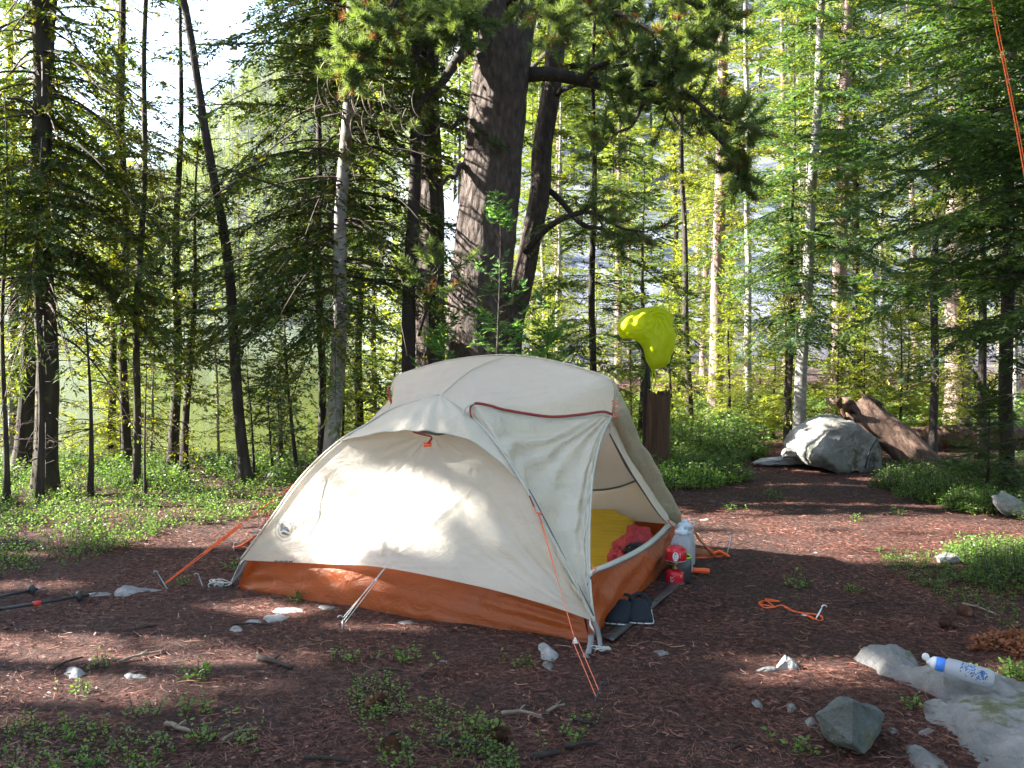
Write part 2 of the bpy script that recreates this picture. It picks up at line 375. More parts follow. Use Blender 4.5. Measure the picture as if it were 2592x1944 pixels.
# ------------------------------------------------------------------ camera, light
cam = bpy.data.cameras.new('camera'); co = bpy.data.objects.new('camera', cam); COL.objects.link(co); scene.camera = co
co.location = (0, 0, CAM_H); co.rotation_euler = (math.radians(90), 0, 0)
cam.sensor_width = 36; cam.lens = 36*F/2592; cam.shift_y = -(972-HY)/2592; cam.clip_end = 5000; cam.clip_start = .05
w = bpy.data.worlds.new('World'); scene.world = w; w.use_nodes = True
sky = w.node_tree.nodes.new('ShaderNodeTexSky'); sky.sky_type = 'NISHITA'; sky.sun_disc = False
sky.sun_elevation = SUN_EL; sky.sun_rotation = math.atan2(SUN[0], SUN[1]); sky.dust_density = 1.5
w.node_tree.links.new(sky.outputs[0], w.node_tree.nodes['Background'].inputs[0]); w.node_tree.nodes['Background'].inputs[1].default_value = .08
sl = bpy.data.lights.new('sun', 'SUN'); sl.energy = 5.0; sl.angle = math.radians(.5); sl.color = (1, .95, .86)
so = bpy.data.objects.new('sun', sl); COL.objects.link(so); so.rotation_euler = Vector(SUN).to_track_quat('Z', 'Y').to_euler(); so.location = (-20, 10, 20)
scene.render.engine = 'CYCLES'
scene.view_settings.view_transform = 'Standard'; scene.view_settings.look = 'None'; scene.view_settings.exposure = 3.25; scene.view_settings.gamma = 1
scene.render.resolution_x = 1024; scene.render.resolution_y = 768
scene.cycles.max_bounces = 6; scene.cycles.transmission_bounces = 5; scene.cycles.diffuse_bounces = 3

# ------------------------------------------------------------------ ground
def build_ground():
    n = 440; t = np.linspace(-1, 1, n)
    xs = 3.2*np.sinh(t*5.6); ys = 4.5+3.2*np.sinh(t*5.6)
    X, Y = np.meshgrid(xs, ys); Z = gz(X, Y)
    near = np.exp(-((X/6)**2+((Y-5)/6)**2))
    Z = Z+near*.012*wav(X, Y, 9, 1)+near*.006*wav(X, Y, 21, 4)
    V = np.stack([X, Y, Z], -1).reshape(-1, 3)
    i = np.arange(n*n).reshape(n, n); Fc = np.stack([i[:-1, :-1], i[:-1, 1:], i[1:, 1:], i[1:, :-1]], -1).reshape(-1, 4)
    o = link('ground', fast_mesh('ground', V, Fc), M['ground']); o['kind'] = 'structure'
    mb = MB(); a = np.linspace(0, 1, 2)
    A = np.array([[(-420, 12, LAKE_Z), (20, 12, LAKE_Z)], [(-420, 420, LAKE_Z), (20, 420, LAKE_Z)]], float)
    mb.grid(A); o = mb.build('lake_water', M['water']); o['kind'] = 'structure'
build_ground()

# ------------------------------------------------------------------ foliage machinery
def nrm(v): return v/(np.linalg.norm(v, axis=-1, keepdims=True)+1e-12)
def rhomb(Pp, D, S, L, W):
    L = np.asarray(L)[..., None]; W = np.asarray(W)[..., None]
    return np.stack([Pp, Pp+D*L*.45+S*W*.5, Pp+D*L, Pp+D*L*.45-S*W*.5], 1)
def spray(P0, D, U, Ln, el, ew, sp, rng, ang=.75, up=.12):
    """needle-covered twigs: fringe of small blades both sides of each twig"""
    out = []; k = 0
    Ln = np.asarray(Ln)
    while True:
        d = k*sp; m = Ln > d
        if not m.any(): break
        p = P0[m]+D[m]*d; p[:, 2] -= .6*d*d
        S = nrm(np.cross(U[m], D[m]))
        for sg in (-1, 1):
            dd = nrm(D[m]*.8+S*sg*ang*rng.uniform(.6, 1.2, (len(p), 1))+U[m]*rng.uniform(-up, up*2.5, (len(p), 1))+rng.normal(0, .12, p.shape))
            ss = nrm(np.cross(dd, U[m]+rng.normal(0, .45, p.shape)))
            out.append(rhomb(p, dd, ss, el*rng.uniform(.7, 1.3, len(p)), ew*rng.uniform(.7, 1.3, len(p))))
        k += 1
    m = Ln > 0
    ss = nrm(np.cross(D, U+rng.normal(0, .3, D.shape)))
    e = P0+D*Ln[:, None]; e[:, 2] -= .6*Ln**2
    out.append(rhomb(e, D, ss, np.full(len(D), el*1.3), np.full(len(D), ew*1.2)))
    return np.concatenate(out)
def tubes(Pm, R, n=3):
    """Pm (k,m,3), R (k,m) -> verts, quads"""
    k, m = Pm.shape[:2]
    T = np.gradient(Pm, axis=1); T = nrm(T); ref = np.zeros_like(T); ref[..., 2] = 1
    u = nrm(np.cross(T, ref)+1e-6); wv = np.cross(T, u)
    a = np.linspace(0, 2*math.pi, n, endpoint=False)
    V = Pm[:, :, None, :]+R[:, :, None, None]*(np.cos(a)[None, None, :, None]*u[:, :, None, :]+np.sin(a)[None, None, :, None]*wv[:, :, None, :])
    idx = np.arange(k*m*n).reshape(k, m, n); j2 = np.roll(idx, -1, axis=2)
    Fc = np.stack([idx[:, :-1], j2[:, :-1], j2[:, 1:], idx[:, 1:]], -1).reshape(-1, 4)
    return V.reshape(-1, 3), Fc
class Fol:
    """foliage collector with material index per quad"""
    def __init__(s): s.q = []; s.qm = []; s.tv = []; s.tf = []; s.tm = []; s.nt = 0
    def quads(s, q, mi):
        if len(q): s.q.append(q); s.qm.append(np.full(len(q), mi, np.int32))
    def tube(s, Pm, R, mi, n=3):
        v, f = tubes(Pm, R, n); s.tv.append(v); s.tf.append(f+s.nt); s.tm.append(np.full(len(f), mi, np.int32)); s.nt += len(v)
    def build(s, name, mats, parent, carve=None, wofs=None):
        q = np.concatenate(s.q) if s.q else np.zeros((0, 4, 3)); qm = np.concatenate(s.qm) if s.qm else np.zeros(0, np.int32)
        if carve is not None and len(q):
            keep = carve(q.mean(1)+wofs); q = q[keep]; qm = qm[keep]
        V = q.reshape(-1, 3); Fq = np.arange(len(V)).reshape(-1, 4)
        if s.tv:
            tv = np.concatenate(s.tv); tf = np.concatenate(s.tf); tm = np.concatenate(s.tm)
            if carve is not None:
                keep = carve(tv[tf].mean(1)+wofs, .35); tf = tf[keep]; tm = tm[keep]
            Fq = np.concatenate([Fq, tf+len(V)]); V = np.concatenate([V, tv]); qm = np.concatenate([qm, tm])
        me = fast_mesh(name, V, Fq); me.polygons.foreach_set('material_index', qm.astype(np.int32))
        return link(name, me, mats, parent, smooth=False)

# sun gaps: foliage is cut along straight lanes towards the sun to place lit patches
LANES = []
def lane(px, py, Y, r, n=1): LANES.append((P(px, py, Y), r))
def laneg(px, py, r): LANES.append((G(px, py), r))
TLANES = []
def carve_t(C, k=1.0): return carve(C, k, TLANES)
def carve(C, k=1.0, lanes=None):
    keep = np.ones(len(C), bool)
    for p, r in (LANES if lanes is None else lanes):
        d = C-p; t = d@SUN
        perp = d-t[:, None]*SUN
        dist = np.linalg.norm(perp, axis=1)
        rr = r*k*(1+.22*np.sin(7*np.arctan2(perp[:, 2], perp[:, 1])+p[0]*9))
        keep &= ~((t > .3) & (dist < rr))
    return keep

def conifer(name, base, H=10., r0=.1, cb=.9, Lmax=1.3, whorl=.22, nb=5, el=.046, ew=.016, sp=.021, tw=.34, tsp=.06, droop=.45, rise=.12,
            top=None, seed=1, mat='fir', bark='bark', moss=.0, dead=.6, leanx=0., leany=0., bow=0., label=None, group=None, cat='tree',
            carved=False, profile='cone', dense_to=99, trunk_lo=-.15, gap=.0, mossmat='moss', azfilter=None, full=True):
    rng = np.random.default_rng(seed)
    root = empty(name, base); 
    def centre(z):
        z = np.asarray(z, float); t = z/H
        return np.stack([leanx*z+bow*np.sin(np.pi*np.clip(z/4.5, 0, 1)), leany*z+0*z, z], -1)
    # trunk
    zz = np.concatenate([np.linspace(trunk_lo, min(4.5, H*.9), 26), np.linspace(min(4.5, H*.9), H, 9)[1:]])
    C = centre(zz); C[:, 0] += .012*np.sin(zz*3.1+seed); C[:, 1] += .012*np.cos(zz*2.3+seed)
    R = r0*(1-.93*np.clip(zz/H, 0, 1))*(1+.45*np.exp(-np.maximum(zz, 0)/.12))
    n = 16; a = np.linspace(0, 2*math.pi, n, endpoint=False)
    rr = R[:, None]*(1+.05*np.sin(a[None]*3+zz[:, None]*2+seed)+.03*rng.normal(size=(len(zz), n)))
    A = np.stack([C[:, 0][:, None]+rr*np.cos(a), C[:, 1][:, None]+rr*np.sin(a), np.repeat(C[:, 2][:, None], n, 1)], -1)
    mb = MB(); mb.grid(A, 0, closed=True); mb.build('trunk', M[bark], root)
    fo = Fol()
    # live branches
    bz, baz, bl = [], [], []
    z = cb
    while z < H*.99:
        f = (z-cb)/max(H-cb, .01)
        if profile == 'cone': L = Lmax*(1-f)**.85*min(1, .65+f*4)
        elif profile == 'column': L = Lmax*(1-f**2.2)*.9
        else: L = Lmax*(1-f)**.7
        off = rng.uniform(0, 6.28); k = nb if z < dense_to else max(3, int(nb*.6))
        for j in range(k):
            if rng.random() < gap: continue
            az = off+j*6.283/k+rng.normal(0, .25)
            if azfilter is not None and not azfilter(az, z, rng): continue
            bz.append(z+rng.uniform(-.9, .9)*whorl); baz.append(az); bl.append(max(.06, L*rng.uniform(.38, 1.12)))
        z += whorl*(1 if z < dense_to else 1.8)*rng.uniform(.8, 1.2)
    bz = np.array(bz); baz = np.array(baz); bl = np.array(bl); nbk = len(bz)
    if nbk:
        f = np.clip(bz/H, 0, 1)
        ts = np.linspace(0, 1, 9)
        dr = nrm(np.stack([np.cos(baz), np.sin(baz), 0*baz], -1))
        c1 = rise+.55*f**1.5+rng.normal(0, .13, nbk); c2 = -droop*(1-f*.75)*rng.uniform(.6, 1.9, nbk); c3 = .22*rng.uniform(.3, 1.3, nbk)
        zoff = c1[:, None]*ts+c2[:, None]*ts**2+c3[:, None]*ts**4
        swirl = np.stack([-dr[:, 1], dr[:, 0], 0*baz], -1)*rng.normal(0, .10, nbk)[:, None]
        Pm = centre(bz)[:, None, :]+dr[:, None, :]*(bl[:, None]*ts)[..., None]+swirl[:, None, :]*(bl[:, None]*ts**2)[..., None]
        Pm[..., 2] += bl[:, None]*zoff
        R = (.004+.009*bl)[:, None]*(1-.85*ts)
        fo.tube(Pm, R*min(1, r0/.09), 1)
        # twigs
        P0, D, U, Ln = [], [], [], []
        P1, D1, L1 = [], [], []
        for i in range(nbk):
            m = max(3, int(bl[i]/tsp)); tt = np.linspace(.10, .985, m)
            x = tt*(len(ts)-1); i0 = np.minimum(x.astype(int), len(ts)-2); fr = (x-i0)[:, None]
            p = Pm[i, i0]*(1-fr)+Pm[i, i0+1]*fr; tg = nrm(Pm[i, i0+1]-Pm[i, i0])
            sd = nrm(np.cross(np.array([0, 0, 1.0]), tg))
            for sg in (-1, 1):
                ang = np.radians(62-30*tt)[:, None]
                d = nrm(tg*np.cos(ang)+sg*sd*np.sin(ang)+rng.normal(0, .17, p.shape)+np.array([0, 0, -.17]))
                L = np.minimum(tw, bl[i]*.42)*(1-tt)**.55*np.minimum(1, .35+tt*2.6)*rng.uniform(.35, 1.2, m)+el*.5
                P0.append(p); D.append(d); Ln.append(L)
            P0.append(Pm[i, -1:]-tg[-1:]*0); D.append(tg[-1:]); Ln.append(np.array([el*1.2]))
            # needles along the axis itself, outer part
            sel = tt > .3
            if moss > 0:
                sel2 = (tt < .8) & (rng.random(m) < moss*1.5); P1.append(p[sel2])
        P0 = np.concatenate(P0); D = np.concatenate(D); Ln = np.concatenate(Ln)
        Uu = np.tile(np.array([0, 0, 1.0]), (len(P0), 1))+rng.normal(0, .2, P0.shape)
        fo.quads(spray(P0, D, nrm(Uu), Ln, el, ew, sp, rng), 0)
        if moss > 0 and P1:
            p = np.concatenate(P1)
            if len(p):
                k = 7; p = np.repeat(p, k, 0)+rng.normal(0, .018, (len(p)*k, 3))
                d = nrm(rng.normal(0, 1, p.shape)+np.array([0, 0, -.8])); s = nrm(np.cross(d, rng.normal(0, 1, p.shape)))
                fo.quads(rhomb(p, d, s, rng.uniform(.025, .065, len(p)), rng.uniform(.014, .034, len(p))), 2)
    # dead, curved twigs on the lower trunk
    nd = int(34*dead)
    if nd:
        dz = rng.uniform(.25, max(cb*1.5, 2.6), nd); da = rng.uniform(0, 6.283, nd); dl = rng.uniform(.2, .75, nd)*min(1, Lmax/.8)
        ts = np.linspace(0, 1, 8); dr = np.stack([np.cos(da), np.sin(da), 0*da], -1)
        Pm = centre(dz)[:, None, :]+dr[:, None, :]*(dl[:, None]*ts)[..., None]
        Pm[..., 2] += dl[:, None]*(rng.normal(.1, .15, nd)[:, None]*ts-rng.uniform(.2, .8, nd)[:, None]*ts**2)
        fo.tube(Pm, (.0055*(1-.8*ts))[None]*np.ones((nd, 1)), 1)
        q = []; 
        for i in range(nd):
            for t in (3, 4, 5, 6):
                for sg in (-1, 1):
                    if rng.random() < .6:
                        st = Pm[i, t]; dd = nrm(dr[i]+sg*np.array([-dr[i][1], dr[i][0], 0])*.9+rng.normal(0, .3, 3))
                        q.append(np.array([st, st+dd*.07+(0, 0, -.01), st+dd*.15*dl[i]/.5+(0, 0, -.05)]))
        if q:
            q = np.array(q); fo.tube(q, np.tile(np.array([.003, .0022, .001]), (len(q), 1)), 1)
            if moss > .1:
                p = q.reshape(-1, 3); p = np.repeat(p, 3, 0)+rng.normal(0, .015, (len(p)*3, 3)); d = nrm(rng.normal(0, 1, p.shape)+np.array([0, 0, -1])); s = nrm(np.cross(d, rng.normal(0, 1, p.shape)))
                fo.quads(rhomb(p, d, s, rng.uniform(.015, .05, len(p)), rng.uniform(.008, .02, len(p))), 2)
    if fo.q or fo.tv:
        fo.build('crown', [M[mat], M['twig'], M[mossmat]], root, (carve if carved == 'all' else carve_t) if carved else None, np.array(base))
    if label: tag(root, label, cat, group)
    return root

def copy_tree(o, parent=None):
    c = o.copy(); COL.objects.link(c); c.parent = parent
    for ch in list(o.children): copy_tree(ch, c)
    return c

def gp(px, Y):
    """base point on the terrain under photo column px at depth Y"""
    x = (px-CX)/F*Y
    return np.array([x, Y, float(gz(x, Y))])

# ================================================================== TENT
TA = np.array([.313, 3.93, 0.]); TB = np.array([-1.317, 4.73, 0.]); TC = np.array([.93, 5.48, 0.]); TD = np.array([-.71, 6.28, 0.])
HUB = P(1114, 1002, 4.62); APEX = P(1290, 899, 5.05); RR = P(1551, 964, 4.75); LL = P(1004, 952, 5.35); RHUB = np.array([.15, 5.52, .93])
armR = spline([P(1502, 1572, 3.935), P(1440, 1450, 4.01), P(1385, 1342, 4.10), P(1330, 1237, 4.20), P(1262, 1132, 4.32), P(1200, 1062, 4.44), HUB], 61)
armL = spline([P(612, 1418, 4.72), P(691, 1311, 4.71), P(767, 1207, 4.69), P(855, 1123, 4.675), P(927, 1078, 4.66), P(1000, 1036, 4.64), HUB], 61)
prof = armR[:, 2]
def rear_arm(corner, tow):
    t = np.linspace(0, 1, 61); zz = prof
    # plan progress follows near arm
    a = armR; s = np.linalg.norm(a[:, :2]-a[0, :2], axis=1); s = s/s[-1]
    xy = corner[None, :2]*(1-s[:, None])+tow[None, :2]*s[:, None]
    return np.column_stack([xy, zz])
armC = rear_arm(TC+np.array([.03, .02, 0]), RHUB); armD = rear_arm(TD, RHUB)
def sub(c, a, b, n):
    x = np.linspace(a*(len(c)-1), b*(len(c)-1), n); i = np.minimum(x.astype(int), len(c)-2); f = (x-i)[:, None]
    return c[i]*(1-f)+c[i+1]*f
def coons(bot, top, left, right):
    """bot/top: (nu,3), left/right: (nv,3) -> (nv,nu,3)"""
    nu, nv = len(bot), len(left); u = np.linspace(0, 1, nu)[None, :, None]; v = np.linspace(0, 1, nv)[:, None, None]
    return ((1-v)*bot[None]+v*top[None]+(1-u)*left[:, None]+u*right[:, None]
            -((1-u)*(1-v)*bot[0]+u*(1-v)*bot[-1]+(1-u)*v*top[0]+u*v*top[-1]))
def gridnormal(A):
    du = np.gradient(A, axis=1); dv = np.gradient(A, axis=0); return nrm(np.cross(du, dv))
tent = empty('tent', (TA+TB+TC+TD)/4)
tag(tent, 'cream dome tent with orange tub floor and open door in the clearing', 'tent')
TO = np.array(tent.location)
def tbuild(mb, name, mats, parent=None, smooth=True):
    for i in range(len(mb.v)): mb.v[i] = mb.v[i]-TO
    return mb.build(name, mats, parent or tent, smooth)
fly = None
# --- near end wall of the fly
nu, nv = 150, 110
bot = spline([armL[0], P(830, 1428, 4.52), P(972, 1437, 4.27), P(1200, 1482, 4.10), P(1370, 1527, 3.98), armR[0]], nu)
t1 = .70
chord = (sub(armR, t1, t1, 2)[0]-sub(armL, t1, t1, 2)[0])
top = np.array([sub(armL, t1, t1, 2)[0]+chord*s+np.array([.0, .02, .0])*math.sin(math.pi*s) for s in np.linspace(0, 1, nu)])
W = coons(bot, top, sub(armL, 0, t1, nv), sub(armR, 0, t1, nv))
N = gridnormal(W)
if N[40, 60] @ np.array([0, -1, 0]) < 0: N = -N
uu = np.linspace(0, 1, nu)[None, :]; vv = np.linspace(0, 1, nv)[:, None]
sag = -.055*np.sin(np.pi*uu)*np.sin(np.pi*np.clip(vv*1.0, 0, 1))**.8
# radial creases from the pull-out point and the lower corners
_tab = np.random.default_rng(4).normal(0, 1, 4096)
def n1(x):
    x = np.asarray(x, float)+1000.; i = np.floor(x).astype(int); f = x-i; f = f*f*(3-2*f); return _tab[i % 4096]*(1-f)+_tab[(i+1) % 4096]*f
def radial(W, c, k, amp, fall, ph=0., lo=None):
    d = W-c; tdir = W[5, 90]-W[5, 30]; tdir /= np.linalg.norm(tdir); up = np.array([0, .35, 1.]); up /= np.linalg.norm(up)
    a = np.arctan2(d@up, d@tdir); r = np.linalg.norm(d, axis=-1)
    return amp*.62*(n1(a*k*.55+ph*31)+.5*n1(a*k*1.3+ph*17+r*3))*np.exp(-r/fall)*np.minimum(1, r/.05)
cr = radial(W, W[0, 60], 23, .0065, .26)+radial(W, W[0, 149], 27, .011, .42, 1)+radial(W, W[0, 0], 21, .008, .30, 2)+radial(W, W[-1, 75], 15, .004, .4, .5)
cr += .006*np.sin(uu*9+vv*22+1.5*np.sin(uu*12))*np.exp(-((vv-.22)/.2)**2)*(uu > .5)*np.clip((uu-.5)*4, 0, 1)
edge = np.minimum(1, np.minimum(uu, 1-uu)*12)*np.minimum(1, .25+vv*8)
W2 = W+N*((sag+cr)*edge)[..., None]
mb = MB(); mb.grid(W2); fly = tbuild(mb, 'rainfly', M['fly'])
bvh = BVHTree.FromPolygons([tuple(v) for v in W2.reshape(-1, 3)], [tuple(f) for f in mb.f])
# --- vent awning above it
bot = spline([sub(armL, .51, .51, 2)[0], P(970, 1097, 4.50), P(1050, 1092, 4.43), P(1120, 1098, 4.39), P(1200, 1122, 4.30), sub(armR, .525, .525, 2)[0]], 70)
top = np.repeat(HUB[None], 70, 0)+np.linspace(-1, 1, 70)[:, None]*.002*np.array([1, -.5, 0])
A = coons(bot, top, sub(armL, .51, 1, 50), sub(armR, .525, 1, 50)); Na = gridnormal(A)
if Na[20, 35][1] > 0: Na = -Na
uu2 = np.linspace(0, 1, 70)[None]; vv2 = np.linspace(0, 1, 50)[:, None]
A = A+Na*(.006+.006*np.sin(uu2*42)*np.sin(np.pi*uu2)*(1-vv2)+.002*np.sin(np.pi*uu2)*(1-vv2))[..., None]
mb = MB(); mb.grid(A); o = tbuild(mb, 'vent_awning', M['fly']); solidify(o, .0015)
mb = MB(); mb.tube(A[0]+Na[0]*.002, .0035, 6); tbuild(mb, 'awning_edge', M['hem'])
mb = MB(); B1 = A[0][22:48]+np.array([0, .02, .004]); B2 = B1+np.array([0, .05, -.028])*np.sin(np.linspace(0, np.pi, 26))[:, None]
mb.grid(np.stack([B1, B2])); tbuild(mb, 'vent_mesh', M['dark_tape'])
mb = MB(); c = P(1082, 1126, 4.38)
V = [P(1072, 1121, 4.40), P(1094, 1121, 4.40), P(1093, 1131, 4.395), P(1073, 1131, 4.395)]
mb.grid(np.array([[P(1072+i*2.9, 1120+j*3.6+.6*math.sin(i), 4.385+.003*math.sin(j*2)) for i in range(8)] for j in range(4)])); o = tbuild(mb, 'vent_tab', M['orange_pl']); solidify(o, .006); bevel(o, .002)
mb = MB(); mb.tube(spline([P(1046, 1093, 4.345), P(1066, 1099, 4.35), P(1092, 1106, 4.36), P(1084, 1122, 4.37)], 14), .005, 6); tbuild(mb, 'vent_strap', M['red_tape'])
# --- roof panels
ridge = spline([HUB, HUB*.55+APEX*.45+np.array([0, 0, .035]), APEX], 40)
cross = spline([LL, P(1130, 914, 5.21), APEX, P(1440, 923, 4.87), RR], 81)
RL = P(1549, 1046, 4.73); LLl = LL+np.array([-.02, -.03, -.11])
Qr = sub(armR, .80, .80, 2)[0]; Ql = sub(armL, .80, .80, 2)[0]
zipc = spline([P(1188, 1031, 4.455), P(1203, 1021, 4.45), P(1240, 1027, 4.48), P(1275, 1037, 4.51), P(1366, 1052, 4.58), P(1413, 1054, 4.62), P(1476, 1048, 4.66), P(1523, 1042, 4.70), P(1548, 1049, 4.72)], 70)
def roof(Q, side, low, nm, sgn):
    bot = (spline(zipc, 40)+np.array([-.004, .022, -.012])) if sgn > 0 else spline([Q, Q*.5+low*.5+np.array([0, 0, -.012]), low], 40)
    left = spline([Q, sub(armR if sgn > 0 else armL, .9, .9, 2)[0], HUB], 30)
    half = cross[40:] if sgn > 0 else cross[:41][::-1]
    right = spline([low, side, half[30], half[20], half[10], half[0]], 30)
    A = coons(bot, ridge[:40], left, right); n_ = gridnormal(A)
    if n_[15, 20][2] < 0: n_ = -n_
    u = np.linspace(0, 1, 40)[None]; v = np.linspace(0, 1, 30)[:, None]
    A = A+n_*(-.02*np.sin(np.pi*u)*np.sin(np.pi*v)+.003*np.sin(u*30+v*9)*np.sin(np.pi*u)*(1-v)+.002*np.sin(v*40+3*u)*np.sin(np.pi*u))[..., None]
    mb = MB(); mb.grid(A); return tbuild(mb, nm, M['fly'])
roof(Qr, RR, RL, 'roof_panel', 1); roof(Ql, LL, LLl, 'roof_panel', -1)
# rear half of the roof and the closed sides
def patch(c, nm, mat, sagd=-.02, n=24, thick=0):
    b, t, l, r = c; A = coons(spline(b, n), spline(t, n), spline(l, n), spline(r, n)); n_ = gridnormal(A)
    cen = np.array([-.2, 5.1, .35]); 
    if (n_[n//2, n//2] @ (A[n//2, n//2]-cen)) < 0: n_ = -n_
    u = np.linspace(0, 1, n)[None]; v = np.linspace(0, 1, n)[:, None]
    A = A+n_*(sagd*np.sin(np.pi*u)*np.sin(np.pi*v)+.003*np.sin(u*21+v*13)*np.sin(np.pi*u)*np.sin(np.pi*v))[..., None]
    mb = MB(); mb.grid(A); o = tbuild(mb, nm, M[mat]); 
    if thick: solidify(o, thick)
    return o
Cq = sub(armC, .8, .8, 2)[0]; Dq = sub(armD, .8, .8, 2)[0]
half = cross[40:]
patch(([RL, Cq], [APEX, RHUB], [RL, RR, half[20], APEX], [Cq, RHUB]), 'roof_panel', 'fly', -.02)
half = cross[:41][::-1]
patch(([LLl, Dq], [APEX, RHUB], [LLl, LL, half[20], APEX], [Dq, RHUB]), 'roof_panel', 'fly', -.02)
patch(([armC[0], armD[0]], [RHUB, RHUB+.001], list(armC[::12]), list(armD[::12])), 'rear_wall', 'fly', -.03)
e_ = np.array([.012, .02, .004])
patch(([armL[0], armL[0]+e_], [Ql, LLl], list(sub(armL, 0, .8, 6)), [armL[0]+e_, armL[0]*.5+LLl*.5+np.array([.03, .0, .04]), LLl]), 'side_wall', 'fly', .0)
patch(([armD[0], armD[0]+e_], [Dq, LLl], list(sub(armD, 0, .8, 6)), [armD[0]+e_, LLl]), 'side_wall', 'fly', .0)
# --- creased door flap hanging from the right end of the cross pole to the near corner
nu, nv = 90, 120
rightE = spline([P(1503, 1572, 3.925), P(1494, 1500, 3.98), P(1490, 1400, 4.12), P(1492, 1300, 4.30), P(1500, 1200, 4.47), P(1520, 1110, 4.62), P(1547, 1052, 4.715)], nv)
leftE = sub(armR, 0.0, .80, nv)+np.array([.004, -.012, .004]); leftE[-12:] += (zipc[0]-leftE[-1])*np.linspace(0, 1, 12)[:, None]**2
botE = np.array([leftE[0]*(1-s)+rightE[0]*s for s in np.linspace(0, 1, nu)])
A = coons(botE, spline(zipc-np.array([0, 0, .006]), nu), leftE, rightE); n_ = gridnormal(A)
if n_[60, 45][1] > 0: n_ = -n_
u = np.linspace(0, 1, nu)[None]; v = np.linspace(0, 1, nv)[:, None]
width = np.linalg.norm(rightE-leftE, axis=1)[:, None]
rad = lambda U0, V0: np.arctan2(v-V0, (u-U0)*.8)
fold = .85*(.010*np.sin(rad(1.05, 1.05)*26+2*np.sin(rad(1.05, 1.05)*7))+.006*np.sin(rad(1.1, .5)*19+u*5)*np.exp(-((v-.55)/.3)**2)
        +.010*np.sin(u*15+4*np.sin(v*3))*np.exp(-((v-.3)/.28)**2)+.005*np.sin(v*42+9*u+2*np.sin(u*8)))
A = A+n_*((-.03*np.sin(np.pi*u)*np.sin(np.pi*v)**.7+fold*np.minimum(1, np.minimum(u, 1-u)*7)*np.minimum(1, (1-v)*14)*np.minimum(1, width*4)))[..., None]
mb = MB(); mb.grid(A); fl = tbuild(mb, 'door_flap', M['flap']); solidify(fl, .0012)
mb = MB(); hemc = spline(zipc, 60)-np.array([0, .004, .018]); mb.tube(hemc, np.full(60, .011), 8, flat=.6); tbuild(mb, 'flap_hem', M['hem'], None)
mb = MB(); Z0 = zipc+np.array([.004, -.018, .007]); Z1 = Z0+np.array([0, -.004, -.011]); mb.grid(np.stack([Z0, Z1])); o = tbuild(mb, 'zip', M['red_tape']); solidify(o, .003)
zz = spline([P(1189, 1031, 4.44), P(1192, 1055, 4.42), P(1203, 1080, 4.40), P(1214, 1100, 4.385), P(1226, 1112, 4.37)], 24)
mb = MB(); wd = np.linspace(.004, .013, 24)[:, None]; mb.grid(np.stack([zz-wd*np.array([.5, 0, -.1]), zz+wd*np.array([.8, 0, .2])])); o = tbuild(mb, 'zip', M['red_tape']); solidify(o, .003)
mb = MB(); mb.tube(spline([P(1200, 1020, 4.43), P(1180, 1030, 4.42), P(1172, 1050, 4.42), P(1180, 1072, 4.40), P(1205, 1098, 4.385), P(1232, 1122, 4.36)], 26), np.linspace(.008, .012, 26), 8, flat=.6); tbuild(mb, 'flap_hem', M['hem'])
mb = MB(); mb.tube(A[:, -1]+np.array([.002, -.003, 0]), .0055, 6); tbuild(mb, 'flap_hem', M['hem'])
# seam tape along both near pole sleeves
for arm, off in ((armR, np.array([.002, -.016, .004])), (armL, np.array([-.004, -.008, .006]))):
    mb = MB(); mb.tube(arm+off, .0065, 8, flat=.7); tbuild(mb, 'pole_sleeve', M['hem'])
mb = MB(); mb.tube(sub(armR, .02, .5, 30)+np.array([.014, -.02, .002]), .0022, 6); tbuild(mb, 'zip', M['dark_tape'])
mb = MB(); mb.tube(ridge+np.array([0, 0, .004]), .005, 8, flat=.5); mb.tube(cross+np.array([0, -.01, .003]), .005, 8, flat=.5); tbuild(mb, 'roof_seam', M['fly'])
# --- rolled door half tied back along the far pole
pth = spline([P(1551, 966, 4.75), P(1560, 1010, 4.76), P(1572, 1060, 4.80), P(1600, 1130, 4.95), P(1640, 1195, 5.12), P(1680, 1262, 5.30), P(1722, 1328, 5.47)], 60)
wdt = np.interp(np.linspace(0, 1, 60), [0, .12, .25, .5, .75, .93, 1], [.010, .020, .038, .048, .046, .034, .010])
rows = []
for k, a_ in enumerate(np.linspace(0, 2*math.pi, 22, endpoint=False)):
    rr = 1+.20*np.sin(3*a_+np.linspace(0, 3, 60))+.09*np.sin(np.linspace(0, 23, 60)+a_*2)+.06*np.sin(np.linspace(0, 47, 60)-a_*3)
    rows.append(pth+np.column_stack([np.cos(a_)*wdt*rr*.92, np.sin(a_)*wdt*.6*rr, -np.cos(a_)*wdt*-.35*rr+np.sin(a_)*wdt*.2]))
mb = MB(); mb.grid(np.array(rows).transpose(1, 0, 2), closed=True); tbuild(mb, 'rolled_door', M['roll'])
patch(([armC[0]+np.array([.0, .0, .0]), P(1736, 1326, 5.45)], [RL, RR], list(sub(armC, 0, .62, 5))+[RL], list(pth[::-12])+[RR]), 'door_edge', 'hem', .0)
for (a, b) in (((1549, 1015), (1562, 1028)), ((1551, 1040), (1560, 1052))):
    mb = MB(); mb.tube(spline([P(a[0], a[1], 4.66), P(b[0], b[1]-8, 4.64), P(b[0]+5, b[1], 4.64), P(b[0]-5, b[1]+4, 4.64), P(a[0]+1, a[1]+6, 4.66)], 20), .003, 6); tbuild(mb, 'toggle', M['cord_r'])
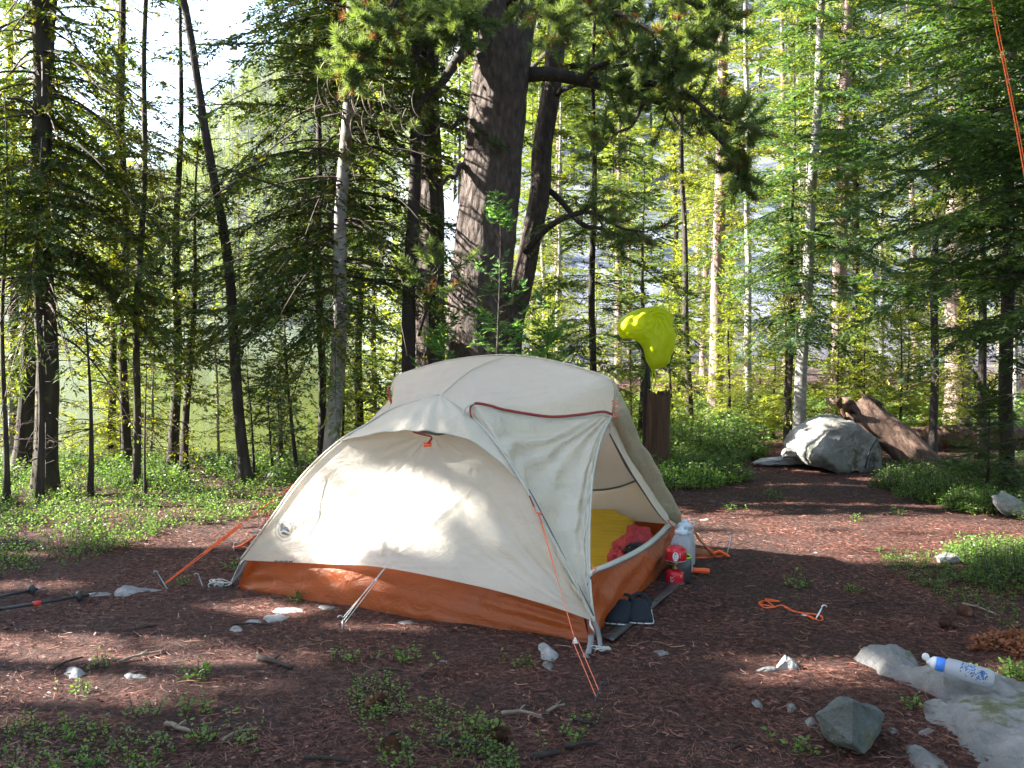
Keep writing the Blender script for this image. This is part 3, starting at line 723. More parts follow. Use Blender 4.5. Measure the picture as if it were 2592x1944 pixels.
# --- inner tent
it = [spline([c, c*.25+np.array([0, 0, .5])+.75*np.array([-.1, 5.1, 0])*1, ], 2) for c in (TA,)]
ihub = RHUB+np.array([-.02, -.06, -.03])
def zb(p, z, inn=.03):
    c = (TA+TB+TC+TD)/4; q = p+(c-p)*inn; return np.array([q[0], q[1], z])
def wallq(p, q, z0, z1, nm, mat, n=30, curve=0.0, inn0=.0, inn1=.05):
    ss = np.linspace(0, 1, n)[:, None]; a = zb(p, z0, inn0)*(1-ss)+zb(q, z0, inn0)*ss; b = zb(p, z1+curve, inn1)*(1-ss)+zb(q, z1+curve, inn1)*ss
    b[:, 2] -= curve*np.sin(np.pi*ss[:, 0])
    rows_ = [a*(1-k)+b*k+np.array([0, 0, 0]) for k in np.linspace(0, 1, 10)]
    A = np.array(rows_); n_ = gridnormal(A); u = np.linspace(0, 1, n)[None]; v = np.linspace(0, 1, 10)[:, None]
    A = A+n_*(.008*np.sin(u*17+v*3)*np.sin(np.pi*u)*np.sin(np.pi*v)+.004*np.sin(u*40+v*8)*np.sin(np.pi*v))[..., None]
    mb = MB(); mb.grid(A); return tbuild(mb, nm, M[mat])
mb = MB(); ss = np.linspace(0, 1, 12)
A = np.array([[(TA*(1-s)+TB*s)*(1-t)+(TC*(1-s)+TD*s)*t+np.array([0, 0, .008+.004*math.sin(s*20+t*13)]) for s in ss] for t in ss]); mb.grid(A); tbuild(mb, 'tent_floor', M['orange'])
# near tub wall: slack with diagonal folds at the near corner
n = 90; s_ = np.linspace(0, 1, n)
b0 = np.array([TB*(1-s)+TA*s for s in s_]); b0 = b0+np.outer(.02*np.sin(np.pi*s_), [-.44, -.9, 0]); b0[:, 2] = -.015
t0 = np.array([zb(TB, .20, .10)*(1-s)+zb(TA, .30, .08)*s for s in s_]); t0[:, 2] = .15+.095*np.sin(np.pi*s_)**.5; t0[:, 0] += 0
rows_ = np.array([b0*(1-k)+t0*k for k in np.linspace(0, 1, 30)]); n_ = gridnormal(rows_)
if n_[10, 40][1] > 0: n_ = -n_
u = s_[None]; v = np.linspace(0, 1, 30)[:, None]
fd = .010*np.sin(v*26-(1-u)*16)*np.exp(-(1-u)/.22)+.007*np.sin(v*20-u*13)*np.exp(-u/.2)+.02*np.sin(np.pi*v)*np.sin(np.pi*u)+.005*np.sin(u*13+v*3)
rows_ = rows_+n_*(fd*np.minimum(1, np.minimum(u, 1-u)*20))[..., None]
mb = MB(); mb.grid(rows_); tbuild(mb, 'tub_wall', M['orange'])
# right tub wall, sagging under the door
topc = spline([zb(TA, .17, .06), P(1490, 1470, 4.02), P(1503, 1452, 4.03), P(1545, 1435, 4.2), P(1588, 1416, 4.47), P(1625, 1396, 4.72), P(1653, 1377, 4.93), P(1682, 1352, 5.18), P(1697, 1336, 5.30), P(1709, 1331, 5.40)], 60)
botc = spline([TA+np.array([0, 0, -.012]), P(1556, 1566, 4.24), P(1608, 1517, 4.58), P(1666, 1462, 4.96), P(1690, 1424, 5.2), TC+np.array([-.02, 0, 0])], 60); botc[:, 2] = np.minimum(botc[:, 2], .004)
rows_ = np.array([botc*(1-k)+topc*k for k in np.linspace(0, 1, 26)]); n_ = gridnormal(rows_)
if n_[10, 30][0] < 0: n_ = -n_
u = np.linspace(0, 1, 60)[None]; v = np.linspace(0, 1, 26)[:, None]
rows_ = rows_+n_*((.03*np.sin(np.pi*v)*np.sin(np.pi*u)+.008*np.sin(u*19+v*5+2*np.sin(u*7))*np.sin(np.pi*v)+.006*np.sin(v*13-u*21))*np.minimum(1, np.minimum(u, 1-u)*12))[..., None]
mb = MB(); mb.grid(rows_); tbuild(mb, 'tub_wall', M['orange'])
hemt = topc+np.array([-.012, .012, 0]); hemt[:, 2] += np.interp(np.linspace(0, 1, 60), [0, .3, .7, .92, 1], [.010, .014, .022, .036, .022])
mb = MB(); mb.grid(np.stack([topc+np.array([0, -.001, 0]), (topc+hemt)/2+np.array([.004, -.004, 0]), hemt])); o = tbuild(mb, 'door_hem', M['hem']); solidify(o, .002)
mb = MB(); mb.tube(topc+np.array([.003, -.005, .001]), .0022, 6); tbuild(mb, 'trim', M['dark_tape'])
wallq(TC, TD, .0, .17, 'tub_wall', 'orange'); wallq(TD, TB, .0, .17, 'tub_wall', 'orange')
# rear inner wall: solid cloth below, mesh above, grey seam between
ss = np.linspace(0, 1, 30)
lowr = np.array([zb(TC, .165, .055)*(1-s)+zb(TD, .165, .055)*s for s in ss])
def prow(z, k): # row on inner rear wall at height fraction
    e1 = zb(TC, .165, .055)*(1-k)+ihub*k; e2 = zb(TD, .165, .055)*(1-k)+ihub*k
    bow = .16*math.sin(math.pi*k)
    r_ = np.array([e1*(1-s)+e2*s for s in ss]); r_[:, 2] += bow*.9; return r_
ks = np.linspace(0, 1, 24); rows_ = np.array([prow(0, k) for k in ks])
seam_k = .10
mid = []
for j, s in enumerate(ss):
    kk = .22-.20*math.sin(math.pi*np.clip(s*1.6, 0, 1))+.14*(1-s)**3
    mid.append(prow(0, kk)[j])
mid = spline([P(1655, 1196, 5.42), P(1610, 1216, 5.48), P(1560, 1233, 5.56), P(1500, 1240, 5.65), P(1380, 1236, 5.82), P(1150, 1250, 6.05)], 30)
mb = MB(); mb.grid(np.array([lowr*(1-k)+mid*k for k in np.linspace(0, 1, 8)])); tbuild(mb, 'inner_wall', M['inner'])
mb = MB(); topp = np.repeat(ihub[None], 30, 0)+np.array([0, 0, -.02]); arr = np.array([mid*(1-k)+topp*k+np.array([0, 0, .12*math.sin(math.pi*k)]) for k in np.linspace(0, 1, 16)]); mb.grid(arr); tbuild(mb, 'inner_mesh', M['mesh_cloth'])
mb = MB(); mb.tube(mid+np.array([0, -.006, 0]), .006, 6); tbuild(mb, 'trim', M['dark_tape'])
wallq(TB, TD, .17, .42, 'inner_wall', 'inner', curve=.05, inn0=.10, inn1=.46)
# dark edge tape of the inner door
dt = spline([P(1543, 1098, 4.80), P(1565, 1140, 4.86), P(1592, 1190, 4.96), P(1622, 1235, 5.05), P(1650, 1278, 5.15), P(1672, 1308, 5.22), P(1694, 1330, 5.3)], 40)
mb = MB(); wd = np.interp(np.linspace(0, 1, 40), [0, .3, .6, 1], [.004, .010, .005, .003])[:, None]; mb.grid(np.stack([dt-wd*np.array([1, 0, -.5]), dt+wd*np.array([1, 0, -.5])])); o = tbuild(mb, 'door_tape', M['dark_tape']); solidify(o, .002)
dt2 = dt+np.array([.03, .0, .0])
mb = MB(); mb.grid(np.stack([dt+np.array([.006, .006, 0]), spline(pth[6:58:6], 40)+np.array([-.02, .02, .0])])); tbuild(mb, 'inner_wall', M['hem'])
# --- poles
mb = MB()
pr = sub(armR, 0, 1, 50)+np.array([0, .012, -.012]); mb.tube(np.vstack([[P(1513, 1618, 3.915)], [P(1494, 1580, 3.925)], pr[1:]]), .0045, 8)
mb.tube(np.vstack([[P(586, 1484, 4.76)], (sub(armL, 0, 1, 50)+np.array([0, .012, -.012]))]), .0045, 8)
mb.tube(np.vstack([[TC+np.array([.06, .03, .02])], sub(armC, .05, 1, 40)+np.array([-.01, 0, -.012])]), .0045, 8); mb.tube(sub(armD, 0, 1, 40)+np.array([0, 0, -.012]), .0045, 8)
mb.tube(cross+np.array([0, 0, -.012]), .0045, 8); mb.tube(np.vstack([ridge, spline([APEX, RHUB], 20)[1:]])+np.array([0, 0, -.018]), .0045, 8)
tbuild(mb, 'pole', M['alu'])
# --- corner straps and cord tangles
def tangle(c, r, n, seed, name, mat, rad=.0022, parent=tent, loops=5):
    rg = np.random.default_rng(seed); t = np.linspace(0, 1, n)
    ph = rg.uniform(0, 6.28, 6); p = np.column_stack([r*np.sin(loops*6.283*t+ph[0])*(.4+.6*np.sin(3*t+ph[1])**2)+r*.5*np.sin(17*t+ph[5]), r*.6*np.sin(loops*4.1*t+ph[2]), .004+abs(r*.38*np.sin(loops*5.3*t+ph[3]))])+c
    mb = MB(); mb.tube(p, rad, 6)
    if parent is tent: return tbuild(mb, name, M[mat])
    return mb.build(name, M[mat], parent)
s1 = spline([P(1500, 1565, 3.925), P(1512, 1590, 3.91), P(1517, 1615, 3.90), P(1520, 1640, 3.86)], 12)
mb = MB(); mb.grid(np.stack([s1-np.array([.009, 0, 0]), s1+np.array([.009, 0, 0])])); o = tbuild(mb, 'corner_strap', M['grey_web']); solidify(o, .003)
s1 = spline([P(1496, 1606, 3.92), P(1494, 1630, 3.86), P(1488, 1655, 3.79)], 8)
mb = MB(); mb.grid(np.stack([s1-np.array([.010, 0, 0]), s1+np.array([.012, 0, 0])])); o = tbuild(mb, 'corner_strap', M['grey_web']); solidify(o, .003)
tangle(G(1525, 1648), .03, 160, 3, 'corner_cord', 'cord_g', .0020); 
s1 = spline([armL[0], P(596, 1450, 4.75), P(578, 1488, 4.76)], 10)
mb = MB(); mb.tube(s1, .003, 6); tbuild(mb, 'corner_strap', M['cord_g'])
s1 = spline([P(618, 1420, 4.72), P(600, 1455, 4.74), P(572, 1485, 4.76)], 10); mb = MB(); mb.grid(np.stack([s1, s1+np.array([.02, 0, 0])])); o = tbuild(mb, 'corner_strap', M['grey_web']); solidify(o, .002)
tangle(G(556, 1484), .055, 160, 5, 'corner_cord', 'cord_g', .0026)
tangle(P(655, 1352, 5.3), .035, 60, 8, 'corner_cord', 'cord_g', .0035, loops=3)
# clear buckles at the hem
for px in (700, 712, 724, 736):
    mb = MB(); mb.tube([P(px-5, 1420+(px-700)*.05, 4.6), P(px+5, 1421, 4.6)], .0035, 6); tbuild(mb, 'hem_buckle', M['grey_web'])
# --- guylines, built as parts of the tent
def rope(pts, r, mat, name='guyline', n=24, smooth_=True, sagm=0.):
    c = spline(pts, n); 
    mb = MB(); mb.tube(c, r, 6); return tbuild(mb, name, M[mat])
a = P(1363, 1303, 4.12); m_ = P(1456, 1622, 3.60); e = G(1513, 1772)+np.array([0, 0, .012])
rope([a, m_], .0019, 'cord_r'); rope([a+np.array([.004, 0, 0]), a*.5+m_*.5+np.array([.002, 0, 0])], .0019, 'cord_r')
rope([m_+np.array([-.009, 0, 0]), e+np.array([-.006, 0, 0])], .0016, 'cord_r'); rope([m_+np.array([.010, 0, 0]), e+np.array([.008, 0, .01])], .0016, 'cord_r')
rope([P(1352, 1283, 4.12), P(1358, 1297, 4.08), P(1372, 1299, 4.08), P(1362, 1306, 4.09)], .003, 'cord_r', 'guyline_loop')
rope([P(1340, 1255, 4.14), P(1352, 1283, 4.12)], .0035, 'red_tape', 'guyline_loop')
def tensioner(c, s, mat='white'):
    mb = MB(); v = [c+np.array(q)*s for q in ((0, 0, 1.3), (-.9, 0, -.7), (.9, 0, -.7), (0, -.5, -.6), (0, .4, -.6))]
    mb.add(np.array(v), [(0, 1, 3), (0, 3, 2), (0, 2, 4), (0, 4, 1), (1, 4, 2, 3)]); o = tbuild(mb, 'line_tensioner', M[mat], smooth=False); bevel(o, s*.15)
tensioner(m_, .015)
a = W2[0, 60]+np.array([0, -.004, 0]); e = G(866, 1594)+np.array([0, 0, .03]); m_ = a*.78+e*.22
rope([a, m_], .0035, 'cord_g'); rope([m_+np.array([-.008, 0, 0]), e], .0016, 'cord_g'); rope([m_+np.array([.008, 0, 0]), e+np.array([.012, 0, 0])], .0016, 'cord_g'); rope([m_+np.array([.0, 0, 0]), e+np.array([.004, 0.01, 0.02])], .0016, 'cord_g')
tensioner(m_, .009)
e = G(417, 1487)+np.array([0, 0, .02]); a = P(742, 1226, 5.05); m_ = e*.42+a*.58
rope([a, m_], .0022, 'cord_o'); rope([m_+np.array([-.006, 0, .004]), e], .0022, 'cord_o'); rope([m_+np.array([.008, 0, -.004]), e+np.array([.006, 0, 0])], .0022, 'cord_o')
rope([m_, e*.5+m_*.5+np.array([.0, 0, -.004])], .004, 'cord_o')
rope([P(668, 1345, 5.2), P(640, 1362, 5.3), P(612, 1380, 5.45), P(590, 1386, 5.62)], .006, 'cord_o'); rope([P(590, 1386, 5.62), P(612, 1384, 5.55), P(650, 1392, 5.45)], .004, 'cord_o')
rope([P(628, 1375, 5.4), P(640, 1360, 5.3), P(650, 1355, 5.25)], .004, 'red_tape')
rope([P(680, 1330, 5.0), P(676, 1296, 4.9), P(668, 1350, 5.1)], .002, 'cord_o')
# right rear corner: orange webbing pegged beyond the bottles
w1 = spline([P(1752, 1338, 5.5), P(1770, 1365, 5.4), P(1795, 1392, 5.35), P(1812, 1412, 5.33)], 20)
mb = MB(); mb.grid(np.stack([w1-np.array([.010, 0, -.006]), w1+np.array([.010, 0, -.004])])); o = tbuild(mb, 'corner_strap', M['orange']); solidify(o, .004)
rope([P(1790, 1385, 5.36), P(1810, 1398, 5.35), P(1835, 1402, 5.35), P(1812, 1410, 5.34), P(1760, 1412, 5.33)], .005, 'cord_o'); rope([P(1805, 1402, 5.34), P(1822, 1396, 5.33), P(1845, 1408, 5.33)], .009, 'cord_o')
rope([P(1752, 1408, 5.35), P(1800, 1411, 5.33), P(1850, 1410, 5.32)], .0025, 'red_tape')
mb = MB(); mb.grid(np.array([[P(1752, 1385, 5.5), P(1790, 1392, 5.45)], [P(1752, 1412, 5.42), P(1800, 1412, 5.36)]])); o = tbuild(mb, 'corner_patch', M['orange']); solidify(o, .003)
rope([P(1496, 1440, 3.96), P(1503, 1437, 3.94), P(1509, 1442, 3.93), P(1500, 1450, 3.94)], .0028, 'cord_r', 'toggle')
rope([P(1690, 1316, 5.25), P(1700, 1330, 5.24), P(1706, 1334, 5.24)], .004, 'cord_r', 'toggle')
# left side zip and loop of the other door
zz = spline([P(988, 978, 5.15), P(985, 992, 5.13), P(990, 1010, 5.1), P(997, 1030, 5.0)], 16)
mb = MB(); mb.grid(np.stack([zz+np.array([-.012, 0, 0]), zz+np.array([.002, 0, 0])])); o = tbuild(mb, 'zip', M['red_tape']); solidify(o, .002)
zz = spline([P(998, 1034, 4.9), P(1010, 1028, 4.85), P(1028, 1022, 4.8)], 12); mb = MB(); mb.grid(np.stack([zz+np.array([0, 0, -.012]), zz+np.array([0, 0, .012])])); o = tbuild(mb, 'zip', M['grey_web']); solidify(o, .004)
# --- round emblem printed on the near wall, lettering wrapped on the cloth
def project(pts2, c, ux, uy, nn, off=.0025):
    out = []
    for x, y in pts2:
        p = c+ux*x+uy*y; h = bvh.ray_cast(Vector(p+nn*.15), Vector(-nn), .4)
        q = np.array(h[0]) if h[0] is not None else p
        out.append(q+nn*off)
    return out
ec = np.array(P(722, 1340, 4.66)); hit = bvh.ray_cast(Vector((0, 0, CAM_H)), Vector(ec-np.array([0, 0, CAM_H])).normalized()); ec = np.array(hit[0]); nn = np.array(hit[1]); 
if nn[1] > 0: nn = -nn
uxv = np.array([.9, -.43, -.05]); uxv -= nn*(uxv@nn); uxv /= np.linalg.norm(uxv); uyv = np.cross(nn, uxv); uyv = -uyv if uyv[2] < 0 else uyv
mb = MB(); rad0 = .056
for r_, wd in ((1.0, .022), (.93, .012), (.70, .014), (.655, .03)):
    a_ = np.linspace(0, 2*math.pi, 73)[:-1]
    ring = [[(math.cos(t)*rad0*(r_-s*wd), math.sin(t)*rad0*(r_-s*wd)) for t in a_] for s in (0, 1)]
    mb.grid(np.array([project(q, ec, uxv, uyv, nn) for q in ring]), closed=True)
def flat(poly, c=(0, 0), s=rad0, ang=0.):
    q = [(c[0]+s*(x*math.cos(ang)-y*math.sin(ang)), c[1]+s*(x*math.sin(ang)+y*math.cos(ang))) for x, y in poly]
    v = project(q, ec, uxv, uyv, nn, .003); mb.add(np.array(v), [tuple(range(len(v)))])
flat([(-.52, .36), (-.36, .48), (-.22, .40), (-.28, .22), (-.12, .18), (.04, .30), (.1, .2), (-.02, .05), (-.2, -.02), (-.3, -.16), (-.42, -.20), (-.46, .05)])
flat([(0, .16), (.16, .24), (.24, .10), (.38, .0), (.46, -.16), (.28, -.14), (.12, -.04), (.04, -.10), (-.1, -.08)])
flat([(-.3, -.30), (-.05, -.20), (.2, -.30), (.52, -.36), (.40, -.42), (.05, -.44), (-.22, -.42)])
def text_mesh(s):
    cu = bpy.data.curves.new('txt', 'FONT'); cu.body = s; cu.size = 1; cu.align_x = 'CENTER'; cu.resolution_u = 2
    ob = bpy.data.objects.new('txt', cu); COL.objects.link(ob); dg = bpy.context.evaluated_depsgraph_get(); dg.update()
    me = bpy.data.meshes.new_from_object(ob.evaluated_get(dg)); bpy.data.objects.remove(ob)
    v = np.array([list(x.co) for x in me.vertices]); f = [tuple(p.vertices) for p in me.polygons]; return v, f
for k, ch in enumerate('BIG AGNES'):
    if ch == ' ': continue
    v, f = text_mesh(ch); th = math.radians(152-k*15.5)
    s_ = .0135; x = v[:, 0]*s_; y = (v[:, 1]-.35)*s_; R0 = rad0*.815
    q = [((R0+yy)*math.cos(th)+xx*math.sin(th), (R0+yy)*math.sin(th)-xx*math.cos(th)) for xx, yy in zip(x, y)]
    mb.add(np.array(project(q, ec, uxv, uyv, nn, .003)), f)
tbuild(mb, 'emblem', M['ink'], fly, smooth=False)
# stray thread hanging on the cloth
q = project([(.155-.000*i, .28-.016*i) if i < 14 else (.155-.006*(i-13), .28-.016*i) for i in range(19)], ec, uxv, uyv, nn, .004)
mb = MB(); mb.tube(np.array(q), .0014, 5); tbuild(mb, 'tie_cord', M['cord_g'], fly)
# footprint sheet
mb = MB(); A = np.array([[G(1508+(1700-1508)*s+18+26*t, 1612-(1612-1452)*s+10*t, .012)+np.array([0, 0, .0015*math.sin(s*31)]) for t in (0, .5, 1)] for s in np.linspace(0, 1, 30)]); mb.grid(A); o = tbuild(mb, 'footprint_sheet', M['tarp']); solidify(o, .003)

# ================================================================== CAMP GEAR
def obj_tag(o, label, cat, group=None): return tag(o, label, cat, group)
# sleeping pad
pd = empty('sleeping_pad', (.45, 4.8, .02)); tag(pd, 'yellow ribbed sleeping pad lying inside the open tent', 'sleeping pad')
cl = spline([np.array([.20, 4.10, .035]), np.array([.33, 4.6, .035]), np.array([.425, 5.05, .045]), np.array([.47, 5.28, .07]), np.array([.49, 5.42, .14]), np.array([.50, 5.49, .235])], 150)
wv = np.array([1., -.12, 0]); wv /= np.linalg.norm(wv)
hw = .20*np.minimum(1, (np.clip((1-np.linspace(0, 1, 150))*11, 0, 1))**.45); hw = np.maximum(hw, .12)
T_ = nrm(np.gradient(cl, axis=0)); Nn = nrm(np.cross(wv, T_)); Nn[Nn[:, 2] < 0] *= -1
ridge_ = .010*np.abs(np.sin(np.linspace(0, 1, 150)*math.pi*26))**.5
sec = []
for a_ in np.linspace(0, 2*math.pi, 28, endpoint=False):
    cx, sx = math.cos(a_), math.sin(a_); cx = np.sign(cx)*abs(cx)**.5; sx = np.sign(sx)*abs(sx)**.6
    sc = 1+.025*np.abs(np.sin(np.linspace(0, 1, 150)*math.pi*26))
    sec.append(cl+wv*(cx*hw*sc-.03)[:, None]+Nn*(sx*(.016+ridge_))[:, None])
mb = MB(); mb.grid(np.array(sec).transpose(1, 0, 2)-np.array(pd.location), closed=True); mb.build('pad_body', M['yellow_pad'], pd)
mb = MB(); 
for sd in (-1, 1): mb.tube((cl+wv*(hw*1.03*sd-.03)[:, None])[10:146]-np.array(pd.location), .004, 6)
mb.build('seam_edge', M['yellow_pad'], pd)
# red jacket
def blob(name, mat, c, sx, sy, sz, seed, parent, amp=.3, fr=2.2, sub=5, flatb=True):
    bm = bmesh.new(); bmesh.ops.create_icosphere(bm, subdivisions=sub, radius=1)
    for v in bm.verts:
        p = v.co.copy(); d = mnoise.fractal(p*fr+Vector((seed*3.1, 0, 0)), .8, 2., 4)*amp; ridg = (1-abs(mnoise.noise(p*fr*.8+Vector((0, seed, 0))))*2)*amp*.35
        p *= 1+d+ridg; v.co = Vector((p.x*sx, p.y*sy, max(p.z, -.35)*sz))
    me = bpy.data.meshes.new(name); bm.to_mesh(me); bm.free(); return link(name, me, M[mat], parent, True, c)
jk = empty('jacket', (.60, 4.93, .045)); tag(jk, 'crumpled red jacket with black collar lying beside the yellow pad', 'jacket')
blob('jacket_body', 'red_cloth', (.02, .05, .05), .105, .15, .12, 1, jk, .22, 1.5); blob('sleeve', 'red_cloth', (-.07, -.02, .045), .055, .11, .065, 2, jk, .22, 1.6); blob('sleeve', 'red_cloth', (.05, .13, .125), .075, .06, .065, 3, jk, .25, 1.6)
blob('collar', 'black_cloth', (.01, -.08, .115), .055, .04, .035, 4, jk, .2, 1.6); blob('lining', 'black_cloth', (-.04, -.14, .02), .06, .08, .03, 6, jk, .2, 1.6)
# white water jugs
def jug(base, s, rz, label):
    r = empty('water_jug', base); r.rotation_euler = (0, 0, rz); tag(r, label, 'water bottle', 'cloudy water jugs by the tent corner')
    mb = MB(); mb.lathe([(.001, 0), (.048, .0), (.056, .008), (.058, .03), (.058, .12), (.056, .145), (.048, .170), (.036, .190), (.029, .198), (.028, .204)], 32)
    for k in range(len(mb.v)):
        mb.v[k][:, 1] *= .82
        mb.v[k] *= s
    mb.build('jug_body', M['jug'], r)
    mb = MB(); mb.lathe([(.001, .198*s), (.033*s, .199*s), (.035*s, .203*s), (.035*s, .214*s), (.031*s, .220*s), (.017*s, .222*s), (.014*s, .228*s), (.015*s, .236*s), (.010*s, .241*s), (.001, .242*s)], 24); cap = mb.build('cap', M['blue_cap'], r)
    mb = MB(); t = np.linspace(0, 2*math.pi, 22); mb.tube(np.column_stack([.044*s+.017*s*np.cos(t), 0*t, .222*s+.018*s*np.sin(t)]), .0028*s, 6, cap=False); mb.build('cap_loop', M['blue_cap'], cap)
M['blue_cap'] = plain('pale_blue_cap', (.52, .60, .70), .4, var=.05)
jug(G(1725, 1450), 1.0, .1, 'front cloudy white water jug with pale blue cap behind the red canisters'); jug(G(1733, 1430), 1.0, .35, 'rear cloudy white water jug half hidden behind the front jug')
# pot with rim and folded handle
pb = G(1721, 1471); pt = empty('cooking_pot', pb); tag(pt, 'dark metal camping pot with lime green rim behind the red canisters', 'pot')
mb = MB(); mb.lathe([(.001, 0), (.050, 0), (.056, .004), (.056, .122), (.054, .124), (.053, .122), (.052, .01), (.001, .008)], 32, cap=False); mb.build('pot_body', M['pot'], pt)
mb = MB(); mb.lathe([(.053, .121), (.058, .121), (.059, .125), (.056, .128), (.052, .125), (.053, .121)], 32, cap=False); mb.build('pot_rim', M['lime_rim'], pt)
hd = empty('folding_handle', G(1768, 1450)+np.array([0, 0, .012])); tag(hd, 'bright orange plastic handle lying on the ground right of the pot', 'handle')
mb = MB(); A = [];
for k, x in enumerate(np.linspace(-.053, .056, 12)):
    h = .0125+.001*math.sin(k); A.append([(x, -.010, -h+.001), (x, .010, -h+.001), (x, .012, 0), (x, .009, h), (x, -.009, h), (x, -.012, 0)])
mb.grid(np.array(A), closed=True); mb.f += [tuple(range(6)), tuple(range(66, 72))]; mb.m += [0, 0]; o = mb.build('grip', M['orange_pl'], hd, smooth=False); bevel(o, .003); hd.rotation_euler = (0, .03, -.12)
mb = MB(); mb.tube([(-.053, .0, 0), (-.075, .004, 0)], .003, 8); mb.build('hinge', M['steel'], hd)
# gas canisters: lower one carries the burner, upper one rests on it
cb_ = G(1708, 1477); lc = empty('gas_canister', cb_); tag(lc, 'lower red gas canister standing on the ground with a burner on top', 'gas canister', 'red gas canisters')
mb = MB(); mb.lathe([(.001, .004), (.036, .004), (.041, .0), (.0445, .003), (.0455, .010), (.0455, .052), (.043, .060), (.030, .069), (.016, .073), (.001, .073)], 36); mb.build('can_body', M['can_red'], lc)
mb = MB(); mb.lathe([(.043, .0), (.0463, .001), (.0466, .006), (.0455, .008)], 36); mb.build('can_rim', M['steel'], lc)
mb = MB(); mb.lathe([(.001, .072), (.013, .072), (.013, .080), (.008, .082), (.008, .092), (.018, .096), (.019, .102), (.001, .104)], 20)
for k in range(3):
    a_ = k*2.094+.4; mb.tube([(0.01*math.cos(a_), .01*math.sin(a_), .086), (.038*math.cos(a_), .038*math.sin(a_), .095), (.040*math.cos(a_), .040*math.sin(a_), .111)], .0022, 6)
mb.build('burner', M['gold'], lc)
mb = MB()
def candecal(rad_, z0, polys, th0, r0_=0.):
    for poly in polys: mb.add(np.array([[(rad_)*math.cos(th0+x/rad_), (rad_)*math.sin(th0+x/rad_), z0+y] for x, y in poly]), [tuple(range(len(poly)))])
TH = -math.pi/2
for r_ in range(6): candecal(.0461, .018+.005*r_, [[(-.030, 0), (-.030+.012+.004*((r_*7) % 3), 0), (-.018+.004*((r_*7) % 3), .0016), (-.030, .0016)]], TH)
tt = np.linspace(0, 2*math.pi, 20)
ringp = [[(.028+.006*math.cos(a), .044+.006*math.sin(a)), (.028+.006*math.cos(b), .044+.006*math.sin(b)), (.028+.0045*math.cos(b), .044+.0045*math.sin(b)), (.028+.0045*math.cos(a), .044+.0045*math.sin(a))] for a, b in zip(tt[:-1], tt[1:])]
candecal(.0461, 0, ringp, TH); mb.build('label_print', M['white'], lc, smooth=False)
uc = empty('gas_canister', cb_+np.array([.006, -.004, .112])); tag(uc, 'upper red gas canister with white oval label resting on the burner', 'gas canister', 'red gas canisters')
mb = MB(); mb.lathe([(.001, .003), (.040, .003), (.046, .0), (.050, .003), (.051, .010), (.051, .048), (.047, .060), (.036, .069), (.022, .074), (.013, .075), (.012, .079), (.001, .080)], 40); mb.build('can_body', M['can_red'], uc)
mb = MB(); mb.lathe([(.047, .0), (.0518, .001), (.0521, .005), (.051, .007)], 40); mb.build('can_rim', M['steel'], uc)
mb = MB(); mb.lathe([(.001, .078), (.011, .078), (.012, .084), (.010, .087), (.001, .087)], 16); mb.build('valve_cap', M['steel'], uc)
mb = MB(); th = TH-.22; 
xs_ = [-.0145*math.cos(a) for a in np.linspace(0.02, math.pi-.02, 15)]; hy = [.022*math.sin(a) for a in np.linspace(0.02, math.pi-.02, 15)]
candecal(.0517, .031, [[(xs_[i], -hy[i]), (xs_[i+1], -hy[i+1]), (xs_[i+1], hy[i+1]), (xs_[i], hy[i])] for i in range(14)], th)
for k in range(3): candecal(.0515, .026+k*.008, [[(.017+.004, 0), (.017+.007, 0), (.017+.007, .004), (.017+.004, .003)]], th)
ov = mb.build('oval_label', M['white'], uc, smooth=False)
mb = MB(); candecal(.0523, .031, [[(-.006, .010), (.006, .010), (.0, .019)], [(-.0085, .0065), (.0085, .0065), (.0085, .0085), (-.0085, .0085)]]+[[(-.009+.001*abs(k-1), -.014+k*.0045), (.009-.001*abs(k-1), -.014+k*.0045), (.009, -.012+k*.0045), (-.009, -.012+k*.0045)] for k in range(4)], th); mb.build('label_print', M['ink'], ov, smooth=False)
